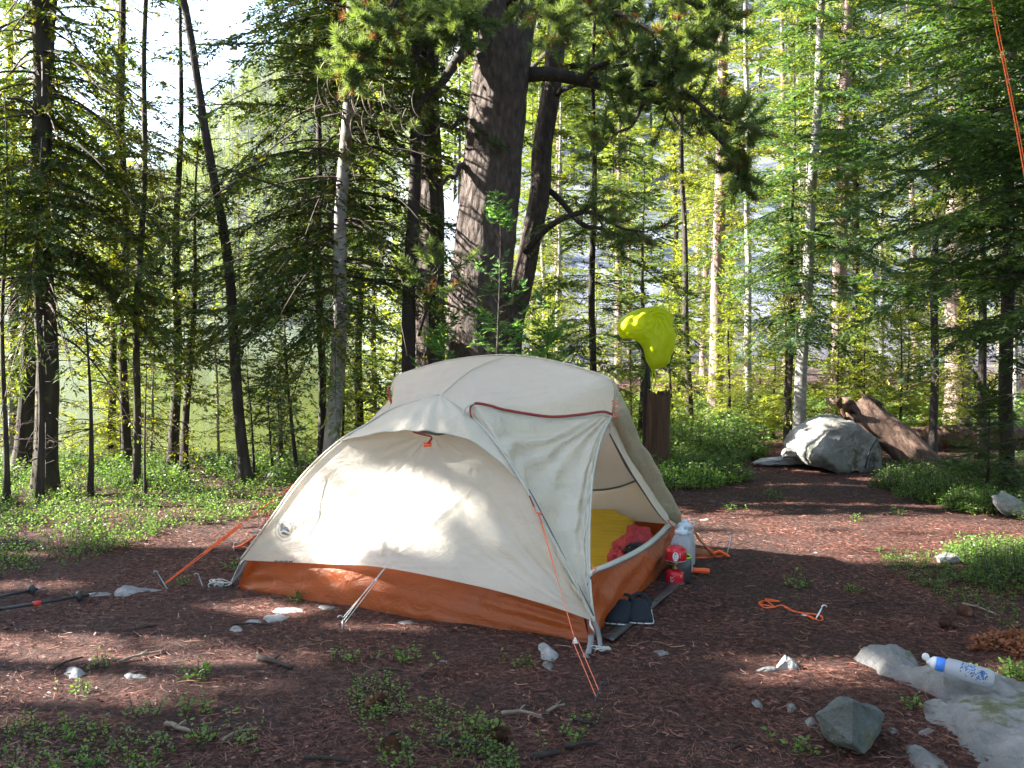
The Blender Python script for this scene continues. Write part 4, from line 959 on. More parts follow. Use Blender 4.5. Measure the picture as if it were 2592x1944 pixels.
# clogs
def clog(base, rz, mirror, label):
    r = empty('clog', base); r.rotation_euler = (0, 0, rz); tag(r, label, 'shoe', 'dark clogs beside the tent')
    L = .27; ys = np.linspace(-.5, .5, 30)    # toe at -y (towards the viewer)
    hwid = np.interp(ys, [-.5, -.46, -.38, -.25, 0, .25, .4, .47, .5], [.012, .030, .045, .052, .045, .038, .037, .028, .010])
    off = mirror*.010*np.cos(ys*3.0)
    top_h = np.interp(ys, [-.5, -.44, -.32, -.12, .05, .12, .2, .5], [.020, .034, .046, .062, .076, .072, .036, .034])
    n = 18; rows_ = []
    for i, y in enumerate(ys):
        row = []
        for k in range(n):
            a_ = math.pi*k/(n-1); cx = math.cos(a_); sx = math.sin(a_)
            row.append((off[i]+hwid[i]*np.sign(cx)*abs(cx)**.75, y*L, .016+(top_h[i]-.016)*abs(sx)**.7))
        rows_.append(row)
    A = np.array(rows_); up = A[:18]
    mb = MB(); mb.grid(up); o = mb.build('upper', M['navy'], r); solidify(o, .006, -1)
    heel = A[17:].copy(); 
    mb = MB(); h = heel.copy(); keep = h.copy(); keep[:, :, 2] = np.minimum(keep[:, :, 2], .045); mb.grid(keep[:, :5]); mb.grid(keep[:, -5:]); o = mb.build('heel_wall', M['navy'], r); solidify(o, .005, -1)
    mb = MB(); fl_ = np.array([[A[i, 0]*(1-t)+A[i, -1]*t+np.array([0, 0, .002]) for t in np.linspace(0, 1, 6)] for i in range(30)]); mb.grid(fl_); mb.build('insole', M['black'], r)
    # sole and pale rim
    def rimrow(z, g):
        lft = [(off[i]-(hwid[i]+g), ys[i]*L*(1+g*1.2), z(ys[i])) for i in range(30)]; rgt = [(off[i]+(hwid[i]+g), ys[i]*L*(1+g*1.2), z(ys[i])) for i in range(29, -1, -1)]; return lft+rgt
    wavz = lambda y: .016+.008*math.sin(y*9+1)
    mb = MB(); mb.grid(np.array([rimrow(lambda y: 0.0, -.004), rimrow(lambda y: .004, .004), rimrow(lambda y: wavz(y)-.002, .005)]), closed=True); o = mb.build('sole', M['black'], r)
    rr_ = np.array(rimrow(wavz, .009)); mb = MB(); mb.tube(np.vstack([rr_, rr_[:1]]), .0026, 6, cap=False); mb.build('sole_rim', M['sole'], r)
    t = np.linspace(0, 1, 16); lo = A[17, 0]; hi = A[17, -1]
    st = np.column_stack([off[18]+.044*np.cos(math.pi*t), .02+.075*np.sin(math.pi*t), .052+.030*np.sin(math.pi*t)]); mb = MB(); mb.tube(st, .010, 8, flat=.35); mb.build('heel_strap', M['navy'], r)
    mb = MB(); 
    for iy in range(6, 15, 2):
        for k in (6, 8, 9, 11):
            c = A[iy, k]; nr = nrm(c-np.array([off[iy], c[1], .0])); mb.tube([c+nr*.0005, c+nr*.0022], .0017, 6)
    mb.build('vent_dots', M['sole'], r)
clog(G(1568, 1567), -.30, 1, 'left dark clog with white sole rim touching the orange tub wall'); clog(G(1624, 1565), -.16, -1, 'right dark clog with white sole rim farther from the tent')

# stakes
def stake(base, lean, h, label, mat='steel', hook=1, rz=0):
    r = empty('tent_stake', base); r.rotation_euler = (0, 0, rz); tag(r, label, 'tent stake', 'metal tent stakes')
    mb = MB(); top = np.array([lean[0], lean[1], h]); mb.tube([(-lean[0]*.5, -lean[1]*.5, -h*.5), (0, 0, 0), top], .0032, 8); mb.build('shaft', M[mat], r)
    mb = MB(); mb.tube(spline([top, top+np.array([.004*hook, 0, .010]), top+np.array([.016*hook, 0, .012]), top+np.array([.022*hook, 0, .004])], 10), .0034, 8); mb.build('hook', M[mat], r)
stake(G(424, 1492), (-.045, 0, 0), .075, 'bent metal stake holding the long orange guyline', hook=-1)
stake(G(514, 1487), (-.02, 0, 0), .055, 'small hooked stake between orange guyline and left tent corner', hook=-1)
stake(G(1506, 1778), (.02, 0, 0), .055, 'dark stake with shiny head at the end of the front guyline', 'black')
stake(G(866, 1597), (.004, 0, 0), .05, 'grey stake under the guyline from the middle of the tent front', hook=-1)
stake(G(1838, 1410), (.032, .0, 0), .125, 'tall grey stake at the orange strap beyond the jugs', hook=.3)
stake(G(2062, 1572), (.030, 0, 0), .055, 'silver hooked stake lying with the loose orange cord', 'alu')
stake(G(592, 1392), (.0, 0, 0), .03, 'short white topped stake holding orange webbing left of tent', 'alu')
mb = MB(); mb.tube([(0, 0, 0), (.006, 0, .010)], .0075, 6); o = mb.build('stake_head', M['alu']); o.parent = None; bpy.data.objects.remove(o)
# white tag on clear stand behind jugs (bright strip)
# loose orange cord on the duff
cp = [(1930, 1528), (1922, 1534), (1945, 1541), (1962, 1541), (1948, 1532), (1938, 1524), (1968, 1524), (1970, 1528), (1950, 1529), (1942, 1524), (1930, 1527), (1921, 1534), (1935, 1541), (1958, 1543), (1980, 1540), (2010, 1550), (2040, 1558), (2070, 1564), (2083, 1572), (2070, 1576), (2050, 1568), (2030, 1562), (2046, 1560), (2078, 1566), (2080, 1574), (2060, 1573), (2035, 1562), (2010, 1552), (1985, 1542)]
mb = MB(); cc = np.array([G(x, y)+np.array([0, 0, .006+.004*(i % 3)]) for i, (x, y) in enumerate(cp)]); mb.tube(spline(cc, 160), .0026, 6); o = mb.build('loose_cord', M['cord_o']); tag(o, 'loose orange cord looped on the dark duff right of the tent', 'cord')
mb = MB(); mb.tube([G(2028, 1564)+np.array([0, 0, .012]), G(2046, 1566)+np.array([0, 0, .012])], .004, 8); o = mb.build('cord_slider', M['alu'], o)
# orange hanging line, upper right
cu_ = empty('hanging_line', P(2600, 440, 5.0)); tag(cu_, 'thin orange line slanting down at the upper right edge', 'cord')
mb = MB(); pt_ = np.array([P(2480, -260, 5.6), P(2512, 20, 5.4), P(2545, 190, 5.2), P(2592, 440, 5.0), P(2660, 900, 4.6), P(2700, 1300, 4.3)])-np.array(cu_.location); mb.tube(spline(pt_, 50), .0032, 6); mb.tube(spline(pt_[1:5]+np.array([.012, 0, 0]), 40), .0025, 6); mb.build('cord', M['cord_o'], cu_)
# trekking poles
def tpole(p0, p1, basket_t, band, label, over=2.2):
    r = empty('trekking_pole', p1); tag(r, label, 'trekking pole', 'trekking poles lying at the left edge')
    d = p1-p0; s = p1-d*over; L = np.array([0, 0, 0.])
    mb = MB(); mb.tube([s-p1, p0-p1+d*.0], .0085, 10); mb.tube([p0-p1, L], .0068, 10); mb.build('shaft', M['black'], r)
    mb = MB(); dn = d/np.linalg.norm(d); mb.tube([L, dn*.02, dn*.045], [.0068, .005, .002], 8); mb.build('tip', M['steel'], r)
    c = -d*(1-basket_t); mb = MB(); mb.tube([c-dn*.012, c-dn*.006, c+dn*.006, c+dn*.012], [.012, .026, .026, .012], 14); mb.build('basket', M['black'], r)
    if band is not None:
        c = -d*(1-band); mb = MB(); mb.tube([c-dn*.016, c+dn*.016], .0115, 12); mb.build('lock_band', M['red_band'], r)
M['red_band'] = plain('red_plastic', (.60, .04, .03), .4)
tpole(G(0, 1560)+np.array([0, 0, .03]), G(225, 1517)+np.array([0, 0, .02]), .88, .40, 'black trekking pole with red band pointing at the flat stone')
tpole(G(-40, 1535)+np.array([0, 0, .03]), G(95, 1502)+np.array([0, 0, .02]), .88, None, 'black trekking pole without band behind the red banded one')
# small water bottle on the slab
bb = G(2375, 1700, .06); be = G(2470, 1712, .06); bt = empty('water_bottle', (0, 0, 0)); tag(bt, 'clear squeeze bottle with blue collar and dots lying on the slab', 'water bottle')
Z_TILT = .0
p0 = P(2388, 1684, 3.33); p1 = P(2490, 1713, 3.28); ax = nrm(p1-p0)
Q = Vector(ax).to_track_quat('Z', 'Y').to_matrix(); Mx = np.eye(4); Mx[:3, :3] = np.array(Q)*.84; Mx[:3, 3] = p0
BL = .185
M['bottle'] = jugmat(); M['bottle'].name = 'clear_bottle_plastic'
mb = MB(); mb.lathe([(.016, -.012), (.020, .0), (.033, .014), (.0355, .04), (.0355, BL-.035), (.033, BL-.012), (.024, BL), (.001, BL+.001)], 32, M=Mx); mb.build('bottle_body', M['bottle'], bt)
mb = MB(); mb.lathe([(.022, -.030), (.0265, -.028), (.0275, -.016), (.0275, .002), (.025, .004)], 28, M=Mx); mb.build('collar', M['blue_pl'], bt)
mb = MB(); mb.lathe([(.001, -.064), (.008, -.064), (.013, -.058), (.0145, -.050), (.021, -.044), (.0245, -.036), (.025, -.027), (.001, -.026)], 24, M=Mx); cp_ = mb.build('cap', M['white'], bt)
mb = MB(); c_ = p0+ax*-.060+np.array([0, -.01, .014]); 
a_ = np.linspace(0, 2*math.pi, 20, endpoint=False)
dsk = np.array([[c_+np.array([math.cos(t)*r_*.8, yy*.8, math.sin(t)*r_*.8]) for t in a_] for r_, yy in ((.001, -.005), (.013, -.005), (.015, -.003), (.015, .004), (.012, .005), (.001, .005))]); mb.grid(dsk, closed=True); mb.build('flip_lid', M['white'], cp_)
M['blue_ink'] = plain('blue_print', (.05, .16, .42), .5, nscale=200, var=.6); M['navy_ink'] = plain('navy_print', (.015, .03, .10), .5)
rg = np.random.default_rng(5)
for nm, mt, cnt in (('printed_dots', 'blue_ink', 70), ('printed_dots', 'navy_ink', 40)):
    mb = MB()
    for k in range(cnt):
        t = rg.uniform(.06, BL-.025); th = 2.65+(t-.12)*7+rg.normal(0, .38); r_ = rg.uniform(.0012, .0040 if mt == 'blue_ink' else .0032)
        v = []
        for a in np.linspace(0, 6.283, 9)[:-1]:
            tt_ = t+r_*math.cos(a); h_ = th+r_*math.sin(a)/.0355; R_ = .0359
            v.append((R_*math.cos(h_), R_*math.sin(h_), tt_))
        v = np.array(v)@Mx[:3, :3].T+Mx[:3, 3]; mb.add(v, [tuple(range(8))])
    if mt == 'navy_ink':
        v = []
        for a in np.linspace(0, 6.283, 17)[:-1]:
            tt_ = BL-.045+.010*math.cos(a); h_ = 2.45+.010*math.sin(a)/.0355; v.append((.0360*math.cos(h_), .0360*math.sin(h_), tt_))
        v = np.array(v)@Mx[:3, :3].T+Mx[:3, 3]; mb.add(v, [tuple(range(16))])
    mb.build(nm, M[mt], bt, smooth=False)
# roll dots to face the viewer
# stump with snag, and the lime cover on its branch
sb = np.array(gp(1662, 8.55)); st = empty('tree_stump', sb); tag(st, 'broken brown rotten stump standing behind the tent door', 'stump')
mb = MB(); n = 40; rows_ = []
for z in np.linspace(-.1, .70, 26):
    row = []
    for a_ in np.linspace(0, 2*math.pi, n, endpoint=False):
        rr_ = .104*(1+.28*math.exp(-max(z, 0)/.12)+.05*math.sin(a_*3+1)+.035*math.sin(a_*9+z*2)+.02*math.sin(a_*17))
        zz_ = z+(-.01+.02*math.sin(a_*2+.5)+.012*math.sin(a_*11)+.015*math.sin(a_*23) if z > .66 else 0); row.append((rr_*math.cos(a_)+.012*z, rr_*math.sin(a_), zz_))
    rows_.append(row)
for k, s in enumerate((.8, .5, .2)): rows_.append([(x*s+.003, y*s, z_-.03-.02*k+.01*math.sin(i*1.7)) for i, (x, y, z_) in enumerate(rows_[25])])
mb.grid(np.array(rows_), closed=True); mb.build('stump_wood', M['stump'], st)
mb = MB(); mb.tube(spline([(-.085, .03, .2), (-.09, .02, .62), (-.085, .01, .80), (-.07, .0, 1.0), (-.065, 0, 1.35)], 24), np.linspace(.035, .010, 24), 10); mb.build('snag', M['bark'], st)
ct = np.array(P(1640, 930, 8.5)); cv = empty('lime_rain_cover', ct); tag(cv, 'bright lime yellow fabric cover hung above the stump', 'rain cover')
bm = bmesh.new()
out = [(1562, 838), (1568, 810), (1596, 790), (1630, 779), (1665, 775), (1690, 786), (1703, 800), (1705, 830), (1711, 860), (1706, 890), (1698, 902), (1692, 920), (1672, 932), (1652, 934), (1640, 922), (1632, 905), (1624, 880), (1610, 862), (1592, 856), (1572, 856)]
oc = np.array([P(x, y, 8.5) for x, y in out]); cen = P(1658, 806, 8.5)
oc = spline(np.vstack([oc, oc[:1]]), 97)[:-1]; rings = []
for k, f_ in enumerate(np.linspace(0, 1, 26)):
    s_ = f_; dep = .13*math.sqrt(max(0, 1-s_**4))*(.45+.55*min(1, s_*2)); ang = np.arctan2(oc[:, 2]-cen[2], oc[:, 0]-cen[0])
    fold_ = (.026*np.abs(np.sin(ang*4.5+1+s_*1.5))+.016*np.abs(np.sin(ang*9+s_*3))-.02)*s_+.006*np.sin(s_*21+ang*3)
    row = cen+(oc-cen)*s_; row = row.copy(); row[:, 1] -= dep*(.35+.65*np.minimum(1, np.linalg.norm(oc-cen, axis=1)/.3))*.8+fold_*np.minimum(1, (1-s_)*6+.3); row[:, 0] += .006*np.sin(ang*9+s_*7)*s_; rings.append(row)
for k, f_ in enumerate(np.linspace(1, .02, 14)[1:]):
    row = cen+(oc-cen)*f_; row = row.copy(); row[:, 1] += .11*math.sqrt(1-f_**2.6); rings.append(row)
mb = MB(); mb.grid(np.array(rings)-ct, closed=True); mb.build('cover_cloth', M['lime'], cv)
mb = MB(); mb.tube(spline([P(1650, 932, 8.45)-ct, P(1652, 955, 8.45)-ct, P(1648, 975, 8.46)-ct, P(1650, 990, 8.46)-ct], 14), .012, 8, flat=.4); mb.tube(spline([P(1655, 932, 8.45)-ct, P(1660, 960, 8.45)-ct, P(1654, 985, 8.46)-ct], 14), .006, 8); mb.build('hanging_strap', M['lime'], cv)
mb = MB(); mb.tube(spline([P(1605, 852, 8.5)-ct, P(1625, 882, 8.5)-ct, P(1640, 925, 8.5)-ct, P(1645, 985, 8.5)-ct], 16), .012, 8); mb.tube([P(1705, 890, 8.55)-ct, P(1690, 925, 8.5)-ct], .012, 8); mb.build('frame_strut', M['black'], cv)

# ================================================================== ROCKS
def inpoly(x, y, poly):
    ins = np.zeros(x.shape, bool); n = len(poly)
    for i in range(n):
        x1, y1 = poly[i]; x2, y2 = poly[(i+1) % n]
        c = ((y1 > y) != (y2 > y)) & (x < (x2-x1)*(y-y1)/(y2-y1+1e-12)+x1); ins ^= c
    return ins
def pdist(x, y, poly):
    d = np.full(x.shape, 1e9); n = len(poly)
    for i in range(n):
        a = np.array(poly[i]); b = np.array(poly[(i+1) % n]); ab = b-a; t = np.clip(((x-a[0])*ab[0]+(y-a[1])*ab[1])/(ab@ab+1e-12), 0, 1)
        d = np.minimum(d, np.hypot(x-a[0]-t*ab[0], y-a[1]-t*ab[1]))
    return d
def outcrop(pix, h, label, mat='rock', slope=.5, amp=.012, fr=9, name='rock', n=90, group=None, seed=0, z0=0.0, cat='rock'):
    poly = [tuple(G(x, y, z0)[:2]) for x, y in pix]; pa = np.array(poly); lo = pa.min(0)-.08; hi = pa.max(0)+.08
    X, Y = np.meshgrid(np.linspace(lo[0], hi[0], n), np.linspace(lo[1], hi[1], n))
    d = pdist(X, Y, poly)*np.where(inpoly(X, Y, poly), 1, -1)
    nz = np.array([mnoise.fractal(Vector((float(a)*fr, float(b)*fr, seed*5.3)), .9, 2., 5) for a, b in zip(X.ravel(), Y.ravel())]).reshape(X.shape)
    d = d+nz*amp*2
    Z = np.where(d > 0, h*(1-np.exp(-np.maximum(d, 0)/(h/slope))), d*1.2)+nz*amp*np.clip((d+.02)/.05, 0, 1)
    Z = np.maximum(Z, -.06)+z0-.004
    c = np.array([pa[:, 0].mean(), pa[:, 1].mean(), 0])
    V = np.stack([X, Y, Z], -1)-c; mb = MB(); mb.grid(V)
    # drop quads far under the ground
    o = mb.build(name, M[mat], None, True, c)
    bm = bmesh.new(); bm.from_mesh(o.data); dd = [f for f in bm.faces if all(v.co.z < -.035+z0 for v in f.verts)]
    bmesh.ops.delete(bm, geom=dd, context='FACES'); bm.to_mesh(o.data); bm.free()
    return tag(o, label, cat, group)
def hullrock(pts, base, label, mat='rock', name='rock', sub=3, amp=.02, fr=6, bev=.01, seed=0, cat='rock', group=None, smooth=True):
    bm = bmesh.new(); vs = [bm.verts.new([float(c) for c in (np.array(p)-base)]) for p in pts]
    r = bmesh.ops.convex_hull(bm, input=vs); bmesh.ops.delete(bm, geom=[g for g in r['geom_interior'] if isinstance(g, bmesh.types.BMVert)], context='VERTS')
    bmesh.ops.bevel(bm, geom=list(bm.edges)+list(bm.verts), offset=bev, segments=2, profile=.6, affect='EDGES')
    bmesh.ops.triangulate(bm, faces=bm.faces)
    for _ in range(sub):
        bmesh.ops.subdivide_edges(bm, edges=[e for e in bm.edges if e.calc_length() > bev*.8], cuts=1, use_grid_fill=True); bmesh.ops.triangulate(bm, faces=[f for f in bm.faces if len(f.verts) > 3])
    bm.normal_update()
    for v in bm.verts:
        p = v.co*fr+Vector((seed*7., 0, 0)); v.co += v.normal*(mnoise.fractal(p, .8, 2, 5)*amp)
    me = bpy.data.meshes.new(name); bm.to_mesh(me); bm.free(); o = link(name, me, M[mat], None, smooth, base)
    return tag(o, label, cat, group)
def rim(pix, Y0, depth, yoff=0.0):
    """outline in the photo at depth Y0, with a smaller copy set back: a body with real thickness"""
    f = [P(x, y, Y0+yoff) for x, y in pix]; c = sum(f)/len(f)
    return f
# big bottom-right slab with its fingers of bare rock
outcrop([(2165, 1668), (2235, 1652), (2300, 1664), (2330, 1690), (2400, 1700), (2500, 1712), (2580, 1745), (2720, 1800), (2760, 2100), (2540, 2080), (2500, 1985), (2440, 1900), (2400, 1850), (2345, 1815), (2310, 1785), (2350, 1772), (2390, 1778), (2345, 1752), (2270, 1725), (2215, 1705)], .062, 'large flat grey bedrock slab under the clear bottle', 'rock', 1.1, .020, 6, n=190, name='rock_slab')
outcrop([(2300, 1770), (2335, 1778), (2380, 1810), (2430, 1860), (2420, 1880), (2380, 1850), (2340, 1815)], .03, 'thin grey tongue of bedrock between the slab and the angular stone', 'rock', .5, .008, 9, name='rock_slab')
outcrop([(2312, 1850), (2350, 1842), (2374, 1852), (2360, 1872), (2320, 1868)], .025, 'small flat grey stone between the angular stone and slab', 'rock', .5, .005, 12)
outcrop([(2300, 1885), (2350, 1895), (2400, 1925), (2420, 1990), (2330, 1990), (2310, 1930)], .035, 'low grey stone at the bottom edge left of the slab', 'rock', .5, .008, 9)
# angular blue-grey stone
Y0 = 2.93
fr_ = [(2061, 1805), (2105, 1783), (2112, 1768), (2130, 1764), (2165, 1772), (2205, 1785), (2240, 1808), (2232, 1860), (2216, 1872), (2205, 1895), (2190, 1915), (2166, 1885), (2150, 1880), (2095, 1872)]
B_ = G(2150, 1880); pts = [P(x, y, Y0) for x, y in ((2062, 1806), (2104, 1784), (2112, 1768), (2130, 1764), (2096, 1872))]+[P(2160, 1775, Y0-.07), P(2158, 1880, Y0-.10), P(2190, 1913, Y0-.09)]+[P(x, y, Y0+.03) for x, y in ((2205, 1786), (2240, 1808), (2232, 1858))]
pts += [P(2075, 1815, Y0+.15), P(2120, 1775, Y0+.18), P(2215, 1800, Y0+.18), P(2150, 1860, Y0+.16)]
hullrock(pts, B_, 'angular blue grey stone with a sharp central edge, bottom right', 'rock_blue', sub=3, amp=.008, fr=14, bev=.004, smooth=False)
# pale jagged stone
def small_hull(pix, Y, th, label, mat='rock_pale', amp=.006, seed=0, lift=0., **k):
    base = np.array([P(pix[0][0], pix[0][1], Y)[0], Y, 0.]); ps = []
    xs = [p[0] for p in pix]; ys = [p[1] for p in pix]; cx = sum(xs)/len(xs); cy = sum(ys)/len(ys)
    for x, y in pix:
        ps.append(P(x, y, Y)); ps.append(P(cx+(x-cx)*.72, cy+(y-cy)*.55, Y+th)); 
        ps.append(P(cx+(x-cx)*.8, cy+(y-cy)*.5+2, Y-th*.35))
    for p in ps: p[2] = max(p[2], -.05)
    return hullrock(ps, base, label, mat, amp=amp, seed=seed, fr=14, bev=.004, sub=2, **k)
small_hull([(1975, 1672), (1985, 1655), (2000, 1662), (2024, 1690), (2018, 1708), (1980, 1712), (1955, 1700)], 3.62, .07, 'pale jagged stone in the duff below the loose orange cord', seed=2)
small_hull([(1910, 1700), (1925, 1690), (1965, 1688), (1972, 1704), (1920, 1712)], 3.60, .05, 'dark wedge of stone joined to the pale jagged stone', 'rock', seed=3)
small_hull([(2228, 1650), (2236, 1638), (2252, 1635), (2266, 1645), (2262, 1656), (2232, 1658)], 3.80, .05, 'small round brown stone behind the slab tip', 'rock', seed=4)
small_hull([(2365, 1405), (2395, 1398), (2430, 1402), (2446, 1418), (2430, 1432), (2375, 1428)], 5.25, .12, 'flat grey stone at the edge of the right bush', 'rock', amp=.012, seed=5)
small_hull([(2510, 1252), (2535, 1246), (2580, 1262), (2620, 1285), (2640, 1320), (2560, 1312), (2520, 1290)], 6.6, .3, 'pale boulder cut off by the right frame edge', 'rock_pale', amp=.02, seed=6)
# boulder, its cap stone and the ledge beneath
YB = 8.85
bp = [(1988, 1112), (2000, 1092), (2040, 1066), (2080, 1052), (2114, 1050)]
pts = [P(x, y, YB) for x, y in bp]+[P(1990, 1138, YB-.02), P(2020, 1160, YB-.18), P(2050, 1172, YB-.32), P(2092, 1092, YB-.36), P(2082, 1150, YB-.50),
      P(2116, 1062, YB-.12), P(2165, 1078, YB-.28), P(2225, 1110, YB-.20), P(2238, 1140, YB-.05), P(2240, 1195, YB-.02), P(2130, 1196, YB-.42), P(2220, 1196, YB-.20), P(2085, 1180, YB-.40),
      P(2120, 1055, YB+.5), P(2030, 1080, YB+.5), P(2210, 1120, YB+.6), P(2000, 1150, YB+.5), P(2230, 1190, YB+.6)]
pts = [np.array([p[0], p[1], p[2]]) for p in pts]
bo = hullrock(pts, np.array(gp(2110, YB)), 'big lichened boulder with a sunlit left face at the end of the path', 'boulder', name='boulder', sub=3, amp=.045, fr=3.2, bev=.014, cat='boulder')
mb = MB(); q = [P(2222, 1110, YB-.27), P(2205, 1135, YB-.36), P(2196, 1160, YB-.40), P(2190, 1185, YB-.42)]; mb.tube(spline([np.array(p)-np.array(bo.location) for p in q], 14), .009, 5); mb.build('crack', M['black'], bo)
def lowrock(pix, h, label, mat='rock', **k): return outcrop(pix, h, label, mat, .8, .02, 4, n=60, **k)
small_hull([(1976, 1150), (1986, 1132), (2020, 1133), (2030, 1148), (2020, 1160), (1980, 1160)], 8.7, .2, 'small block of stone wedged under the left end of the boulder', 'rock', amp=.012, seed=8)
small_hull([(1900, 1172), (1930, 1160), (1985, 1155), (2040, 1160), (2060, 1172), (2000, 1180), (1920, 1180)], 8.95, .3, 'flat stone ledge in front of the boulder left end', 'rock_pale', amp=.015, seed=9)
small_hull([(2046, 1170), (2075, 1163), (2110, 1172), (2115, 1184), (2070, 1184)], 8.75, .25, 'mossy flat stone at the foot of the boulder', 'rock', amp=.012, seed=10)
small_hull([(1770, 1316), (1790, 1312), (1800, 1318), (1780, 1322)], 6.4, .06, 'tiny pale stone in the sunlit duff right of the jugs', 'rock_pale', seed=11)
# left group and little stones round the tent
for i, (pix, h, lab, mt) in enumerate([
    ([(285, 1500), (305, 1489), (352, 1490), (385, 1492), (382, 1497), (345, 1500), (335, 1510), (290, 1511)], .035, 'white flat stone behind the tip of the trekking pole', 'rock_pale'),
    ([(205, 1512), (225, 1505), (290, 1502), (285, 1509), (240, 1513)], .018, 'thin white stone sliver left of the white flat stone', 'rock_pale'),
    ([(360, 1493), (430, 1493), (428, 1499), (385, 1500)], .015, 'thin pale stone at the foot of the left hooked stake', 'rock_pale'),
    ([(158, 1706), (172, 1694), (205, 1695), (222, 1706), (205, 1720), (172, 1721)], .045, 'rounded pale grey stone at lower left', 'rock_pale'),
    ([(312, 1712), (330, 1706), (370, 1710), (372, 1717), (325, 1718)], .02, 'flat grey stone right of the rounded pale stone', 'rock_pale'),
    ([(575, 1595), (590, 1586), (612, 1592), (618, 1602), (590, 1604)], .025, 'small white triangular stone in front of the tent left end', 'rock_pale'),
    ([(620, 1574), (640, 1568), (662, 1570), (660, 1579), (630, 1580)], .014, 'flat pale stone between the white stone and orange wall', 'rock_pale'),
    ([(668, 1562), (700, 1556), (735, 1560), (715, 1570), (680, 1572)], .016, 'pale stone close to the orange wall, right of the flat one', 'rock_pale'),
    ([(690, 1545), (700, 1538), (770, 1540), (770, 1548), (700, 1550)], .012, 'thin pale stone lying along the shaded orange wall', 'rock_pale'),
    ([(805, 1536), (830, 1532), (855, 1538), (845, 1547), (815, 1547)], .016, 'small grey stone at the orange wall near the centre stake', 'rock'),
    ([(1358, 1630), (1378, 1624), (1400, 1640), (1412, 1656), (1400, 1672), (1375, 1668), (1365, 1650)], .028, 'grey stone in front of the orange near corner', 'rock_pale'),
    ([(1368, 1678), (1395, 1680), (1405, 1695), (1400, 1706), (1380, 1698)], .02, 'lower grey stone in front of the near corner', 'rock'),
    ([(1652, 1650), (1675, 1642), (1700, 1650), (1702, 1662), (1668, 1664)], .015, 'flat half buried grey stone right of the corner cords', 'rock'),
    ([(1105, 1674), (1120, 1670), (1135, 1675), (1120, 1681)], .015, 'tiny brown pebble below the tent front', 'rock'),
    ([(1000, 1575), (1035, 1572), (1060, 1580), (1020, 1586)], .010, 'low dark stone under the tent front wall', 'rock'),
    ([(1995, 1780), (2012, 1776), (2016, 1788), (2000, 1794)], .022, 'small round pebble left of the angular stone', 'rock'),
    ([(1906, 1778), (1922, 1772), (1930, 1786), (1912, 1788)], .018, 'grey pebble farther left of the angular stone', 'rock'),
    ([(2040, 1822), (2058, 1816), (2062, 1828), (2046, 1832)], .018, 'dark pebble touching the left side of the angular stone', 'rock'),
    ([(2250, 1845), (2266, 1842), (2270, 1854), (2256, 1858)], .015, 'reddish pebble right of the angular stone', 'rock'),
    ([(1480, 1350+300), (1492, 1650), (1490, 1657), (1480, 1656)], .01, 'pebble by the near corner cords', 'rock'),
    ([(220, 1668), (232, 1664), (240, 1670), (228, 1674)], .012, 'small pebble in the sunlit strip at left', 'rock'),
    ([(2270, 1410), (2300, 1404), (2320, 1412), (2290, 1418)], .015, 'thin white stone in the sunlit duff left of the bush', 'rock_pale'),
    ([(540, 1466), (556, 1462), (566, 1468), (552, 1472)], .014, 'white pebble by the left tent corner', 'rock_pale')]):
    outcrop(pix, h, lab, mt, 1.2, .005, 22, n=34, seed=i)
# leaning weathered log
lg = empty('fallen_log', gp(2330, 9.0)); tag(lg, 'weathered brown log leaning against the boulder', 'log'); LO = np.array(lg.location)
axp = spline([P(2385, 1215, 8.75), P(2330, 1170, 8.85), P(2270, 1110, 9.0), P(2220, 1080, 9.12), P(2172, 1046, 9.25)], 70)-LO
n = 44; T_ = nrm(np.gradient(axp, axis=0)); u_ = nrm(np.cross(T_, np.array([0, 1., 0]))); w_ = np.cross(T_, u_); rows_ = []
for i in range(70):
    s = i/69; R_ = .150+.0*s+.05*max(0, s-.6)/.4+.0; row = []
    for k in range(n):
        a_ = 2*math.pi*k/n; rr_ = R_*(1+.05*math.sin(3*a_+1)+.03*math.sin(11*a_+s*3)+.02*math.sin(23*a_)+.10*max(0, s-.7)*math.sin(5*a_+2)*3)
        ex = T_[i]*(.10*math.sin(a_*4+1)+.07*math.sin(a_*9)) if i == 69 else 0
        row.append(axp[i]+u_[i]*math.cos(a_)*rr_+w_[i]*math.sin(a_)*rr_+ex)
    rows_.append(row)
rows_.append([axp[69]*.6+np.array(r_)*.4-T_[69]*.10 for r_ in rows_[69]]); rows_.append([axp[66]+0*np.array(r_) for r_ in rows_[69]])
mb = MB(); mb.grid(np.array(rows_), closed=True); lm = mb.build('log_wood', M['log'], lg)
mb = MB()
for q, r0_ in (([(2165, 1050), (2150, 1035), (2132, 1030), (2120, 1018), (2128, 1008)], .05), ([(2170, 1030), (2150, 1018), (2140, 1022), (2132, 1040), (2140, 1058)], .04), ([(2190, 1030), (2180, 1018), (2195, 1010)], .05), ([(2160, 1060), (2145, 1062), (2125, 1045)], .035), ([(2150, 1045), (2160, 1065), (2175, 1068)], .04)):
    c = spline([P(x, y, 9.2-.05*i)-LO for i, (x, y) in enumerate(q)], 12); mb.tube(c, np.linspace(r0_, r0_*.35, 12), 8)
mb.build('root_stub', M['stump'], lg)
lg2 = empty('fallen_log', gp(2420, 10.0)); tag(lg2, 'reddish rotten log lying on the ground behind the leaning log', 'log')
mb = MB(); mb.tube(spline([(-.5, 0, .12), (0, .05, .14), (.5, .1, .12), (.9, .3, .1)], 20), .12, 14); mb.build('log_wood', M['stump'], lg2)

